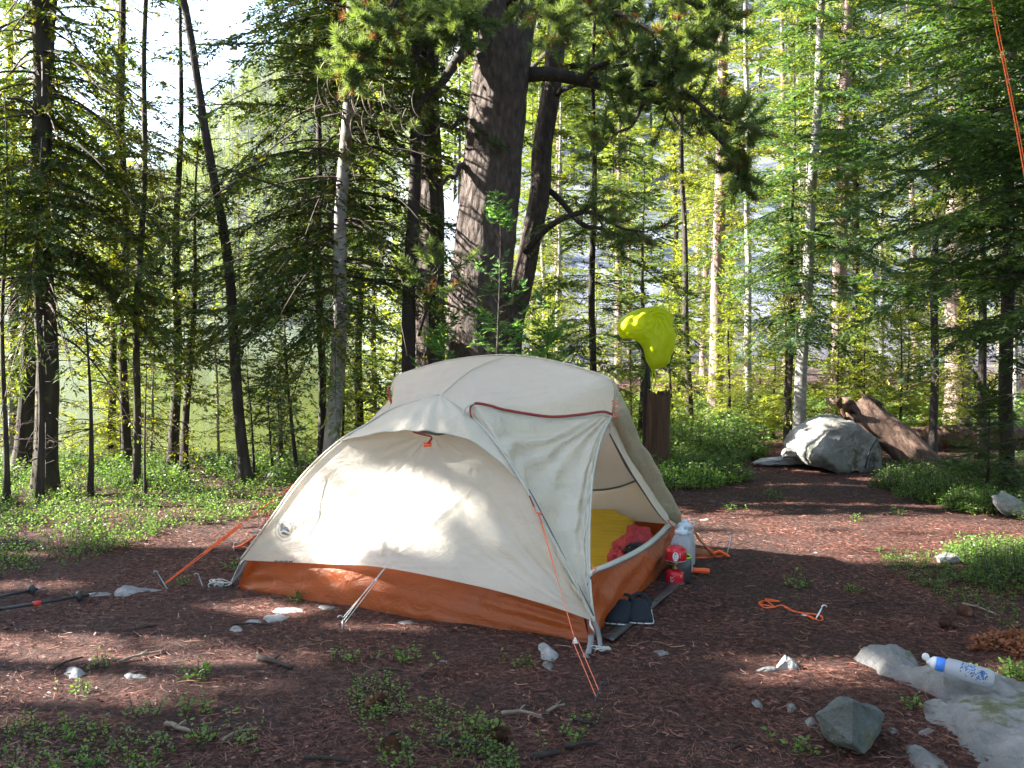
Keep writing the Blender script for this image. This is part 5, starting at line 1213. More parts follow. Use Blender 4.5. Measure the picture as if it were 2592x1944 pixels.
# ================================================================== TREES
for (x, y, Y, r) in [(700, 1250, 4.72, .15), (790, 1330, 4.70, .12), (820, 1385, 4.6, .12), (1080, 1290, 4.45, .10), (740, 1215, 4.72, .16), (800, 1260, 4.68, .24), (900, 1290, 4.6, .24), (850, 1340, 4.6, .20), (960, 1370, 4.5, .14), (1040, 1330, 4.45, .12), (1140, 1300, 4.4, .10), (1230, 1300, 4.3, .07),
                     (1400, 1420, 4.05, .025), (1420, 1460, 4.0, .03), (1445, 1510, 3.98, .03), (1150, 1400, 4.3, .10), (1280, 1390, 4.2, .06), (800, 1400, 4.6, .06), (740, 1260, 4.7, .16), (1100, 1120, 4.5, .03), (1180, 1165, 4.4, .06)]:
    lane(x, y, Y, r)
for (x, y, r) in [(30, 1650, .13), (120, 1655, .11), (220, 1658, .10), (320, 1662, .10), (420, 1672, .09), (510, 1690, .08), (560, 1715, .06), (610, 1535, .07), (680, 1540, .08), (740, 1545, .06), (150, 1485, .06), (40, 1480, .07),
                  (900, 1590, .05), (1000, 1592, .04), (1950, 1720, .05), (2060, 1700, .07), (2120, 1690, .07), (2150, 1740, .04), (1920, 1665, .04), (2540, 1730, .04), (2580, 1700, .05), (300, 1765, .06), (100, 1780, .07),
                  (620, 1350, .14), (520, 1330, .15), (560, 1275, .25), (660, 1270, .25), (430, 1285, .2), (300, 1310, .12), (160, 1350, .12), (60, 1400, .12), (350, 1370, .1)]:
    laneg(x, y, (r*1.6+.05)*(1.35 if (y > 1640 and x < 600) or y < 1380 else .8))
for Xl in np.arange(1.1, 4.2, .22):
    for Yl, r in ((5.4, .15), (5.85, .22), (6.4, .17), (6.9, .22), (7.5, .15), (8.2, .10)):
        Yy = Yl-.10*(Xl-1.2); LANES.append((np.array([Xl, Yy, 0]), r*1.25*(1+.3*math.sin(Xl*5+Yl*3))))
for z in np.arange(.7, 2.2, .22): LANES.append((np.array([-.13, 6.72, z]), .16))
for (x, y, Y, r) in [(2030, 1090, 8.5, .22), (2000, 1120, 8.6, .2), (2080, 1062, 8.7, .15), (2300, 1130, 8.9, .2), (2240, 1080, 9.1, .15), (2400, 1250, 7.2, .3), (2480, 1270, 7.0, .25), (2330, 1250, 7.3, .2), (2560, 1270, 6.6, .2), (2520, 1400, 5.3, .25), (2400, 1410, 5.3, .1),
                     (1170, 560, 7.3, .22), (1180, 680, 7.3, .2), (1150, 800, 7.3, .22), (1240, 240, 7.3, .2), (1240, 420, 7.3, .12), (1080, 800, 8, .15), (1090, 880, 8, .15), (1640, 820, 8.4, .25), (1590, 810, 8.4, .2), (860, 640, 7.5, .1), (870, 450, 7.5, .1), (870, 1000, 7.5, .1), (890, 240, 7.5, .12), (1600, 1060, 8.5, .1)]:
    lane(x, y, Y, r)
for z in np.arange(-.2, 4.2, .3): LANES.append((np.array([-.05+.02*z, 6.9, .6+z]), .10+.05*math.sin(z*3)))

for p, r in LANES:
    if p[1] > 6.6 and not (p[2] == 0 and p[0] > 1): TLANES.append((p, r*.9))
    elif p[0] > .9 and 5.2 < p[1] < 6.6: TLANES.append((p, r*1.3))
for z in np.arange(.6, 3.9, .22): TLANES.append((np.array([-.12+.09*z, 7.45, z]), .12+.06*math.sin(z*5)))
for z in np.arange(.5, 2.6, .3): TLANES.append((np.array([-.62, 8.2, z]), .12))
def lean_from(px0, px1, Y, z0=0.):
    zt = CAM_H+HY/F*Y; return ((px1-px0)/F*Y)/(zt-z0)
def T(name, px0, px1, Y, label, **k):
    b = gp(px0, Y); w_px = k.pop('w', 40); r0 = w_px/F*Y/2/1.15
    k['carved'] = px0 < 1800
    return conifer(name, b, r0=r0, leanx=lean_from(px0, px1, Y, b[2]), label=label, group=k.pop('group', 'trunks and conifers around the camp'), **k)

T('fir_tree', 118, 100, 7.4, 'thick dark fir with mossy drooping boughs at far left', w=66, H=13, cb=1.3, Lmax=1.4, whorl=.14, nb=7, droop=.85, rise=.05, moss=.7, seed=11, mat='fir', carved=True, bark='bark_moss', dense_to=4.6, dead=.7)
T('fir_tree', 55, 130, 8.6, 'dark trunk standing just left of the thick mossy fir', w=55, H=13, cb=2.6, Lmax=1.3, whorl=.26, nb=5, droop=.5, moss=.3, seed=12, carved=True, dense_to=4.8)
T('fir_tree', 340, 372, 7.7, 'tall thin fir with sparse mossy branches left of the leaning trunk', w=22, H=9, cb=1.15, Lmax=.75, whorl=.16, nb=4, droop=.5, moss=.45, seed=13, mat='fir_mossy', carved=True, tw=.24, bark='bark_moss', dense_to=4.6, dead=1)
T('fir_tree', 318, 308, 9.0, 'second thin fir trunk right beside the sparse mossy fir', w=26, H=11, cb=1.7, Lmax=.8, whorl=.24, nb=4, moss=.4, seed=14, mat='fir_mossy', tw=.25, dense_to=5, dead=.8)
T('leaning_tree', 622, 448, 7.9, 'bare dark trunk leaning left toward the open sky', w=33, H=9.5, cb=3.6, Lmax=.55, whorl=.3, nb=3, seed=15, bow=.10, moss=.1, dead=1.0, tw=.2)
T('fir_tree', 468, 520, 8.3, 'slim green fir topping out in front of the leaning trunk', w=24, H=3.15, cb=.7, Lmax=.62, whorl=.13, nb=5, seed=16, mat='fir', tw=.24, moss=.15, dead=.8)
T('fir_tree', 838, 890, 7.7, 'broad fir with pale bark and layered boughs sweeping left behind the tent', w=48, H=8.5, cb=1.4, Lmax=1.75, whorl=.115, nb=9, droop=.75, rise=.06, moss=.35, seed=17, mat='fir', bark='bark_pale', carved=True, dense_to=4.5, tw=.40, dead=.4, azfilter=lambda az, z, rg: math.cos(az) < .2 or (z > 1.1 and rg.random() < .55))
T('fir_tree', 815, 800, 8.9, 'dark slender trunk hidden behind the pale barked fir', w=24, H=9, cb=2.0, Lmax=1.0, whorl=.26, nb=5, seed=18, moss=.2, dense_to=4.6)
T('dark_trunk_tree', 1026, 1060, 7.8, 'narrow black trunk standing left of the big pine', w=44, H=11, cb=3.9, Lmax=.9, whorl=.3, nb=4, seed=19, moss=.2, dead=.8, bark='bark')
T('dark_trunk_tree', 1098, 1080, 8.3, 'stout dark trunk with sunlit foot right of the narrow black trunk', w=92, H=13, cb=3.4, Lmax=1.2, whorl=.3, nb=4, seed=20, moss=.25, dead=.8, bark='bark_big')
T('sapling', 1262, 1262, 6.75, 'bright green young fir growing in front of the big pine trunk', w=14, H=2.12, cb=.35, Lmax=.50, whorl=.085, nb=7, seed=21, mat='sapling', tw=.20, droop=.15, rise=.25, dead=0, el=.034, ew=.013, sp=.013, tsp=.04)
T('sapling', 1385, 1385, 7.4, 'bushy light green young fir right of the big pine foot', w=10, H=1.45, cb=.25, Lmax=.42, whorl=.11, nb=5, seed=22, mat='sapling', tw=.2, droop=.15, rise=.25, dead=0, sp=.02)
T('sapling', 1120, 1120, 7.1, 'small young fir between the dark trunks and big pine', w=10, H=1.30, cb=.25, Lmax=.35, whorl=.11, nb=5, seed=23, mat='sapling', tw=.2, droop=.15, rise=.25, dead=0, sp=.02)
T('fir_tree', 1626, 1630, 10.5, 'dark pointed spire fir above the lime cover', w=22, H=3.15, cb=.8, Lmax=.8, whorl=.15, nb=5, seed=24, mat='fir', tw=.26, droop=.45, moss=.1, dead=.6)
T('fir_tree', 1498, 1505, 9.0, 'dark fir with flat drooping boughs left of the lime cover', w=24, H=6.5, cb=.9, Lmax=1.2, whorl=.21, nb=5, seed=25, mat='fir', moss=.15, tw=.3, droop=.5)
T('thin_tree', 1745, 1716, 12.0, 'thin straight dark trunk between the lime cover and the tall dark fir', w=20, H=10, cb=2.8, Lmax=.7, whorl=.3, nb=4, seed=26, mat='fir_mossy', moss=.3, dense_to=5)
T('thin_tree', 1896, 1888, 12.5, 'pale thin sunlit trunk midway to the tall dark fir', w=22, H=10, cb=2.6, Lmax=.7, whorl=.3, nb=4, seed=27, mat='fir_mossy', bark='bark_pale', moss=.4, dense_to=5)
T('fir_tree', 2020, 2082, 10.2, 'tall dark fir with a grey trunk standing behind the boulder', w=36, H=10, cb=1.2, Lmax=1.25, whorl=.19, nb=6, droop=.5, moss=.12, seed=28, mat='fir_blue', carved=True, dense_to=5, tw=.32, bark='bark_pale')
T('thin_tree', 1998, 2015, 10.4, 'slim black trunk touching the left of the tall dark fir', w=18, H=4.5, cb=2.0, Lmax=.5, whorl=.3, nb=3, seed=29, dead=.8)
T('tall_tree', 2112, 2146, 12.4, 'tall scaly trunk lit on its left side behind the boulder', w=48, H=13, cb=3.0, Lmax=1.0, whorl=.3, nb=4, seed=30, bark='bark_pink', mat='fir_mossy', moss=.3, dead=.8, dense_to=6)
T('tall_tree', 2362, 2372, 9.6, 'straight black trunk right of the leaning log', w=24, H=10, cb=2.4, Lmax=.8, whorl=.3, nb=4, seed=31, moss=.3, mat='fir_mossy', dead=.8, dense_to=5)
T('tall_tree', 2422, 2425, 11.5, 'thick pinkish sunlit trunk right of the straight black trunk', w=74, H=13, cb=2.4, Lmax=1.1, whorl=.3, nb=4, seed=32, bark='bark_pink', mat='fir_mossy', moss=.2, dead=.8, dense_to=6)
T('fir_tree', 2690, 2660, 5.9, 'dense blue green fir reaching in from the right edge', w=70, H=10, cb=1.3, Lmax=1.6, whorl=.14, nb=8, droop=.42, seed=33, mat='fir_blue', dense_to=3.6, tw=.36, dead=.5, azfilter=lambda az, z, rg: math.cos(az) < .5)
T('fir_tree', 2545, 2560, 7.6, 'dark shaded trunk with dead twigs at the right edge behind the pale boulder', w=42, H=9, cb=1.1, Lmax=1.15, whorl=.24, nb=5, seed=34, mat='fir', dead=1, dense_to=4.5, droop=.4)
T('fir_tree', 2490, 2480, 9.0, 'slender brown trunk with bleached twigs left of the shaded trunk', w=26, H=8, cb=1.6, Lmax=.9, whorl=.25, nb=5, seed=35, mat='fir_mossy', dead=1, moss=.1, dense_to=4.5)
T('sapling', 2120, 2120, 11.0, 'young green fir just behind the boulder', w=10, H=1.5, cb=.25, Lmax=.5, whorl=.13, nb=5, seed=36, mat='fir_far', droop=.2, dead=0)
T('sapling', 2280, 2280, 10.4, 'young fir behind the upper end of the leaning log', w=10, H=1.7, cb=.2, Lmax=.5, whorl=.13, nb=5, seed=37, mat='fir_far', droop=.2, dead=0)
T('sapling', 2250+250, 2500, 7.3, 'low dark fir bush at the foot of the right trunks', w=10, H=.75, cb=.1, Lmax=.45, whorl=.10, nb=6, seed=38, mat='fir', droop=.2, dead=0)
T('sapling', 620+85, 705, 8.8, 'tiny fir silhouetted against the green lake', w=9, H=.95, cb=.25, Lmax=.33, whorl=.10, nb=5, seed=39, mat='fir', droop=.2, dead=.3)
for i, (px, Y, w_, ex, lab) in enumerate([(228, 7.4, 16, -8, 'thin crooked bare stem at left in front of the thin firs'), (12, 7.0, 18, 0, 'thin bare stem at the very left edge'), (748, 8.3, 13, -40, 'thin dark curved stem with bare twigs left of the pale barked fir'), (690, 8.4, 7, -22, 'short bare sapling stem against the lake'), (372, 7.2, 9, -8, 'spindly bare sapling in front of the thin mossy fir'), (440, 8.8, 30, 10, 'twin dark trunk left of the slim green fir'), (100, 7.0, 22, 0, 'slim brown trunk below the mossy boughs at left'), (640, 8.1, 9, -28, 'very thin bent stem right of the leaning trunk')]):
    Hh = (1.6, 3.0, 1.9, 1.1, 1.2, 5.5, 2.6, 1.2)[i]
    T('bare_tree', px, px+ex*2, Y, lab, w=w_, H=Hh, cb=Hh*.55, Lmax=.35, whorl=.16, nb=3, seed=50+i, dead=.9, tw=.15, mat='fir', gap=.2)

# ---- pines
def pine(name, base, r0, path, limbs, label, seed, bark='bark_big', H=12, group='trunks and conifers around the camp', upper=(3.6, 9), nup=22, tuft=42, mossy=True):
    rng = np.random.default_rng(seed); root = empty(name, base); base = np.array(base); tag(root, label, 'tree', group)
    c = spline([np.array(p)-base for p in path], 60); z = c[:, 2]
    R = r0*(1-.55*np.clip(z/H, 0, 1))*(1+.35*np.exp(-np.maximum(z, 0)/.2)); R[-1] = .02
    n = 40; a = np.linspace(0, 2*math.pi, n, endpoint=False); rr = R[:, None]*(1+.03*np.sin(a[None]*5+z[:, None]*1.3)+.018*rng.normal(size=(60, n))+.02*np.sin(a[None]*13+z[:, None]*2))
    A = np.stack([c[:, 0][:, None]+rr*np.cos(a), c[:, 1][:, None]+rr*np.sin(a), np.repeat(z[:, None], n, 1)], -1)
    mb = MB(); mb.grid(A, closed=True); mb.build('trunk', M[bark], root)
    fo = Fol(); tips = []; 
    L = [(spline([np.array(p)-base for p in q], 30), rr_, dens) for q, rr_, dens in limbs]
    for i in range(nup):
        zz = rng.uniform(*upper); az = rng.uniform(0, 6.283); k = np.argmin(abs(z-zz)); ln = rng.uniform(1.0, 2.2)*(1-.45*(zz-upper[0])/(upper[1]-upper[0])); d = np.array([math.cos(az), math.sin(az), 0]); t = np.linspace(0, 1, 6)[:, None]
        q = c[k]+d*ln*t+np.array([0, 0, 1.])*(.15*t-.35*t*t+.15*t**3)*ln+rng.normal(0, .04, (6, 3))*t; L.append((spline(q, 30), .03, 1.))
    for q, rr_, dens in L:
        m = len(q); wob = q.copy(); wob[:, 2] += .02*np.sin(np.linspace(0, 14, m)); fo.tube(wob[None], (rr_*(1-.85*np.linspace(0, 1, m)))[None], 1, 7)
        ln = np.linalg.norm(np.diff(q, axis=0), axis=1).sum(); ns = int(ln*15*dens)
        for j in range(ns):
            t = rng.uniform(.22, 1)**.8; k = min(m-2, int(t*(m-1))); tg = nrm(q[k+1]-q[k]); d = nrm(tg*.7+rng.normal(0, .65, 3)+np.array([0, 0, .05])); sl = rng.uniform(.12, .42)*(1.15-.5*t)
            s_ = np.linspace(0, 1, 5)[:, None]; sq = q[k]+d*sl*s_+np.array([0, 0, 1.])*(-.25*s_+.55*s_*s_)*sl*.6; fo.tube(sq[None], np.linspace(.006, .0025, 5)[None], 1, 3)
            for u in np.arange(.45, 1.01, .11): 
                i0 = min(3, int(u*4)); p = sq[i0]+(sq[i0+1]-sq[i0])*(u*4-i0) if u < 1 else sq[4]
                tips.append((p, nrm(sq[min(4, i0+1)]-sq[i0]+np.array([0, 0, .004]))))
        if mossy and rng.random() < .8:
            k_ = int(ln*60*(.6 if rr_ < .04 else 1)); ii = rng.integers(0, int(m*.7), k_); p = q[ii]+rng.normal(0, rr_*.7+.01, (k_, 3)); dd = nrm(rng.normal(0, 1, p.shape)+np.array([0, 0, -.7])); fo.quads(rhomb(p, dd, nrm(np.cross(dd, rng.normal(0, 1, p.shape))), rng.uniform(.02, .05, k_), rng.uniform(.01, .025, k_)), 2)
    if tips:
        tp = np.array([t[0] for t in tips]); td = np.array([t[1] for t in tips]); rust = rng.random(len(tp)) < .035
        for sel, mi in ((~rust, 0), (rust, 3)):
            p = np.repeat(tp[sel], tuft, 0); d0 = np.repeat(td[sel], tuft, 0); d = nrm(d0*.75+nrm(rng.normal(0, 1, p.shape))*.85+np.array([0, 0, .1])); p = p-d0*rng.uniform(0, .03, (len(p), 1))
            s = nrm(np.cross(d, rng.normal(0, 1, p.shape))); fo.quads(rhomb(p, d, s, rng.uniform(.045, .07, len(p)), np.full(len(p), .0044)), mi)
    # bare curled twigs
    return root, fo, rng
pb_ = gp(1208, 7.5)
Y = 7.5
limbs = [([P(1325, 190, Y), P(1420, 196, Y-.1), P(1560, 215, Y-.3), P(1680, 262, Y-.5), P(1780, 310, Y-.6), P(1850, 380, Y-.7), P(1885, 480, Y-.7)], .062, 2.3),
         ([P(1600, 225, Y-.35), P(1690, 215, Y-.6), P(1800, 290, Y-.9), P(1900, 320, Y-1.0)], .03, 2.2),
         ([P(1480, 205, Y-.2), P(1540, 150, Y-.5), P(1640, 130, Y-.8), P(1730, 190, Y-1.0)], .028, 2.2),
         ([P(1640, 250, Y-.4), P(1600, 310, Y-.7), P(1540, 360, Y-.9), P(1480, 400, Y-1.)], .016, .8),
         ([P(1190, 120, Y-.1), P(1120, 200, Y-.3), P(1060, 270, Y-.4), P(1010, 310, Y-.5)], .045, .9),
         ([P(1190, 90, Y-.1), P(1080, 60, Y-.4), P(980, 90, Y-.7), P(920, 130, Y-.9), P(890, 200, Y-1)], .035, 3.2),
         ([P(1200, 20, Y-.1), P(1100, -30, Y-.5), P(1010, 0, Y-.9), P(950, 60, Y-1.1)], .035, 3.2),
         ([P(1210, 30, Y-.3), P(1200, 0, Y-.7), P(1180, 40, Y-1.1), P(1130, 80, Y-1.3)], .03, 3.2),
         ([P(1290, 10, Y-.2), P(1330, -20, Y-.7), P(1380, 20, Y-1.1), P(1420, 80, Y-1.3)], .03, 2.4),
         ([P(1310, 40, Y-.1), P(1450, 10, Y-.5), P(1560, 40, Y-.8), P(1680, 90, Y-1), P(1760, 100, Y-1.1)], .035, 2.3),
         ([P(1300, -40, Y), P(1500, -60, Y-.5), P(1700, -20, Y-.9), P(1850, 60, Y-1.1)], .04, 2.2),
         ([P(1180, 300, Y-.1), P(1130, 320, Y-.3), P(1090, 310, Y-.4)], .022, .1), ([P(1170, 420, Y-.1), P(1140, 450, Y-.3), P(1100, 470, Y-.4)], .028, .1),
         ([P(1330, 640, Y+.3), P(1440, 540, Y), P(1540, 560, Y-.1), P(1640, 595, Y-.2)], .030, .7), ([P(1060, 850, Y-.2), P(1110, 690, Y-.5), P(1060, 700, Y-.6)], .012, .8)]
root, fo, rng = pine('pine_tree', pb_, .245, [pb_+np.array([0, 0, -.2]), P(1208, 900, Y), P(1212, 760, Y), P(1232, 560, Y), P(1250, 380, Y), P(1268, 200, Y), P(1285, 60, Y), P(1300, -120, Y), pb_+np.array([.4, 0, 7]), pb_+np.array([.3, .1, 12])], limbs, 'massive scaly barked pine with long drooping limb above the tent', 71, H=14, nup=18, upper=(4.2, 10))
# bleached curled twigs hanging at its left
for k in range(34):
    p = P(rng.uniform(830, 1080), rng.uniform(200, 330), Y-rng.uniform(.5, 1.)) - pb_; t = np.linspace(0, 1, 12); r_ = rng.uniform(.05, .14); a0 = rng.uniform(2.0, 3.4); sw = rng.uniform(1.2, 2.6)
    q = p+np.column_stack([r_*np.cos(a0+sw*t), .05*t*rng.normal(), r_*1.5*np.sin(a0+sw*t)]); fo.tube(q[None], np.linspace(.0035, .0015, 12)[None], 4, 3)
fo.build('crown', [M['pine'], M['bark'], M['moss'], M['rust'], M['twig_pale']], root)
pb2 = gp(1290, 8.6); Y = 8.6
limbs = [([P(1385, 480, Y), P(1470, 560, Y-.2), P(1540, 590, Y-.3), P(1620, 600, Y-.4)], .03, .8), ([P(1400, 250, Y), P(1480, 200, Y-.4), P(1560, 260, Y-.5)], .03, 1.6), ([P(1400, 60, Y), P(1500, 30, Y-.4), P(1600, 60, Y-.5)], .03, 1.8)]
root, fo, rng = pine('pine_tree', pb2, .098, [pb2+np.array([0, 0, -.2]), P(1292, 880, Y), P(1318, 740, Y), P(1345, 600, Y), P(1368, 480, Y), P(1372, 380, Y), P(1395, 230, Y), P(1412, 60, Y), P(1420, -80, Y), pb2+np.array([.6, 0, 7]), pb2+np.array([.6, .1, 11])], limbs, 'second curved pine trunk leaning right behind the massive pine', 72, H=13, nup=14, upper=(3.4, 8))
fo.build('crown', [M['pine'], M['bark'], M['moss'], M['rust']], root)

# ---- trees left of the frame: unseen, placed and carved to shade the camp in patches
for i, (x, y, H_, L_) in enumerate([(-8.2, 3.2, 14, 2.2), (-8.4, 4.7, 14, 2.2), (-8.0, 1.2, 14, 2.2), (-10.2, 4.4, 16, 2.3), (-10.5, 6.3, 15, 2.1), (-10, 2.2, 15, 2.3), (-12.4, 6.05, 16, 2.3), (-12.6, 3.2, 16, 2.3), (-12.2, 1.0, 15, 2.3), (-9, -.9, 14, 2.3), (-14.5, 6.4, 17, 2.3), (-14.5, 4.4, 17, 2.3)]):
    conifer('fir_tree', (x, y, 0), H=H_, r0=.12, cb=.9, Lmax=L_, whorl=.32, nb=8, el=.14, ew=.06, sp=.07, tw=.5, tsp=.13, seed=90+i, carved='all', dead=.0, droop=.4,
            label='dense fir of the stand placed left of the camp to shade it, outside the picture', group='firs outside the picture left of the camp')

# ---- background stand: a few grown kinds, copied with their parts
LIB = {}
def lib(key, **k):
    o = conifer('conifer', (0, 0, -500), **k); LIB[key] = o
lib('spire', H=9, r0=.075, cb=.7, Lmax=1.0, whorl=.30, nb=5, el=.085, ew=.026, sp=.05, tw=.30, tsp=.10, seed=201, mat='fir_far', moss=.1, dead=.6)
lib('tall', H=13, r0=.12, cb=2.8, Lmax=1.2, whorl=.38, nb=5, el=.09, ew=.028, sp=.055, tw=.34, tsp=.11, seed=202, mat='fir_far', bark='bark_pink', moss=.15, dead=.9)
lib('thin', H=9, r0=.05, cb=1.5, Lmax=.7, whorl=.28, nb=4, el=.08, ew=.024, sp=.05, tw=.24, tsp=.10, seed=203, mat='fir_mossy', moss=.3, dead=.8, bark='bark_pale')
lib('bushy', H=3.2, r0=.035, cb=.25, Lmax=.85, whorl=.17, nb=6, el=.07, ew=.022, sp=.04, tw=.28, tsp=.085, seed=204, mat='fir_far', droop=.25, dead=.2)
lib('larch', H=11, r0=.09, cb=1.0, Lmax=1.3, whorl=.30, nb=5, el=.09, ew=.025, sp=.05, tw=.34, tsp=.11, seed=205, mat='larch', droop=.3, dead=.4, bark='bark_pink')
lib('dark', H=8, r0=.07, cb=.8, Lmax=1.1, whorl=.26, nb=6, el=.08, ew=.026, sp=.045, tw=.30, tsp=.10, seed=206, mat='fir', droop=.5, dead=.5, moss=.15)
first = {k: True for k in LIB}
def put(key, px, Y, s, rz, label, group, dz=0.):
    o = LIB[key]
    if first[key]: first[key] = False
    else: o = copy_tree(LIB[key])
    b = gp(px, Y); o.location = (float(b[0]), float(b[1]), float(b[2])+dz-.03); o.rotation_euler = (rr.uniform(-.03, .03), rr.uniform(-.04, .04), rz); o.scale = (s, s, s)
    o.name = {'spire': 'conifer', 'tall': 'tall_conifer', 'thin': 'thin_conifer', 'bushy': 'young_conifer', 'larch': 'larch_tree', 'dark': 'dark_fir'}[key]
    tag(o, label, 'tree', group)
rr = random.Random(5)
desc = {'spire': 'pointed green conifer', 'tall': 'tall bare stemmed conifer', 'thin': 'thin mossy conifer', 'bushy': 'low bushy young conifer', 'larch': 'bright yellow green larch', 'dark': 'dark green fir'}
def where(px, Y):
    if px < 700: a = 'on the lake shore behind the leaning trunk' if px > 380 else 'on the lake shore behind the left mossy fir'
    elif px < 1150: a = 'behind the pale barked fir'
    elif px < 1500: a = 'behind the big pine'
    elif px < 1800: a = 'behind the lime cover'
    elif px < 2130: a = 'left of and behind the boulder'
    elif px < 2330: a = 'behind the leaning log'
    else: a = 'at the right behind the pink trunk'
    return a+(', nearer row' if Y < 17 else ', middle row' if Y < 27 else ', far row')
# right and middle forest
placed = []
def scatter(n, x0, x1, y0, y1, kinds, smin, smax, mind=.5):
    c = 0; tries = 0
    while c < n and tries < n*30:
        tries += 1; px = rr.uniform(x0, x1); Y = math.sqrt(rr.uniform(y0*y0, y1*y1)); x = (px-CX)/F*Y
        if any((x-a)**2+(Y-b)**2 < mind*mind for a, b in placed): continue
        placed.append((x, Y)); k = rr.choice(kinds); s = rr.uniform(smin, smax)
        put(k, px, Y, s, rr.uniform(0, 6.28), desc[k]+' '+where(px, Y), 'conifers of the stand behind the camp'); c += 1
scatter(12, 1380, 2750, 12.5, 17, ['dark', 'thin', 'tall', 'spire', 'bushy', 'tall', 'thin'], .7, 1.0, 1.1)
scatter(15, 1330, 2800, 17, 27, ['spire', 'tall', 'larch', 'thin', 'larch'], .7, 1.1, 2.0)
scatter(13, 1250, 2900, 27, 46, ['spire', 'larch', 'larch', 'tall'], .8, 1.2, 2.6)
scatter(4, 1000, 1350, 10.5, 14, ['thin', 'bushy'], .6, 1.0, .8)
scatter(3, -100, 520, 9.6, 11, ['thin', 'spire'], .5, .8, .8)
scatter(9, -150, 1000, 9.0, 11, ['bushy', 'thin'], .3, .5, .4)
scatter(18, 1350, 2500, 10.5, 16, ['bushy'], .35, .7, .5)
for i_, (px_, Y_, s_) in enumerate([(905, 10.2, .75), (985, 11, .9), (940, 12.5, .8), (870, 9.6, .5)]): put(('dark', 'bushy', 'spire', 'bushy')[i_], px_, Y_, s_, i_*2., ('dark green fir filling the gap right of the pale barked fir', 'low bushy conifer between the pale barked fir and the narrow black trunk', 'pointed conifer farther back between pale fir and black trunk', 'small bushy conifer at the foot of the pale barked fir')[i_], 'conifers of the stand behind the camp')
for i, (x, y, s) in enumerate([(5.6, 4.2, 1.3), (7.0, 6.6, 1.4), (7.3, 2.2, 1.4), (5.2, .3, 1.3), (4.6, -2.6, 1.3), (6.9, -1.2, 1.4), (2.6, -4.2, 1.3), (0, -5.2, 1.4), (-2.6, -4.6, 1.3), (-5.2, -4.2, 1.3), (9, 4.6, 1.5), (9, .4, 1.5), (3.8, -6.4, 1.5), (-.6, -7.8, 1.6), (9.4, 8.4, 1.5), (7.6, -4.2, 1.5), (-4.2, -7.4, 1.5), (11.5, 2.5, 1.6), (11.5, 6.4, 1.6), (7.3, 9.6, 1.3), (2.0, -9, 1.6), (-7.8, -6.4, 1.5), (3.2, -3.0, 1.1), (-1.2, -3.6, 1.1)]):
    o = copy_tree(LIB['dark'] if i % 3 else LIB['tall']); o.location = (x, y, 0); o.rotation_euler = (0, 0, i*1.9); o.scale = (s, s, s); o.name = 'dark_fir'  # unseen trees, added to dim the sky light on the clearing
    tag(o, 'forest fir added round the clearing to dim the sky light, outside the picture behind or right of the viewer', 'tree', 'firs outside the picture behind and right of the viewer')
for k_ in LIB:
    if first[k_]:
        for c_ in list(LIB[k_].children): bpy.data.objects.remove(c_)
        bpy.data.objects.remove(LIB[k_])
# ---- far wood on the slopes: reads as one mass
def farwood():
    rng = np.random.default_rng(77); fo = []; tv = []; cnt = 0
    specs = []
    while len(specs) < 1150:
        if len(specs) < 800: px = rng.uniform(250, 1250); Y = rng.uniform(166, 330)
        else:
            px = rng.uniform(1000, 2900); Y = 46+rng.random()**.8*190
            if math.sin(px*.011+Y*.02)+math.sin(px*.023-Y*.05) > .1: continue
        x = (px-CX)/F*Y
        if x/Y < -.40 and Y < 250: continue
        specs.append((x, Y))
    for x, Y in specs:
        z = float(gz(x, Y)); H = rng.uniform(7, 13) if Y > 160 else rng.uniform(5, 10); n = 260 if Y > 160 else 420
        t = rng.random(n)**.8; R = (1-t)*H*.13+.1; a = rng.uniform(0, 6.283, n); r = R*np.sqrt(rng.random(n))
        p = np.column_stack([x+r*np.cos(a), Y+r*np.sin(a), z+.6+t*(H-.6)]); d = nrm(np.column_stack([np.cos(a), np.sin(a), rng.uniform(-.5, .1, n)])); s = nrm(np.cross(d, rng.normal(0, 1, d.shape)+np.array([0, 0, 1])))
        L = (.35+.9*(1-t))*H/11; fo.append(rhomb(p, d, s, L, L*.38))
        tr = np.array([[(x-.12, Y, z-.3), (x+.12, Y, z-.3), (x+.02, Y, z+H*.9), (x-.02, Y, z+H*.9)]]); tv.append(tr); tr2 = tr.copy(); tr2[0, :, 1] = Y+(tr[0, :, 0]-x); tr2[0, :, 0] = x; tv.append(tr2)
    q = np.concatenate(fo); t_ = np.concatenate(tv); V = np.concatenate([q, t_]).reshape(-1, 3)
    me = fast_mesh('far_wood', V, np.arange(len(V)).reshape(-1, 4)); me.polygons.foreach_set('material_index', np.concatenate([np.zeros(len(q), np.int32), np.ones(len(t_), np.int32)]))
    o = link('far_wood', me, [M['larch'], M['bark']], None, False); tag(o, 'sunlit yellow green wood on the slopes beyond the lake', 'woodland', kind='stuff')
farwood()

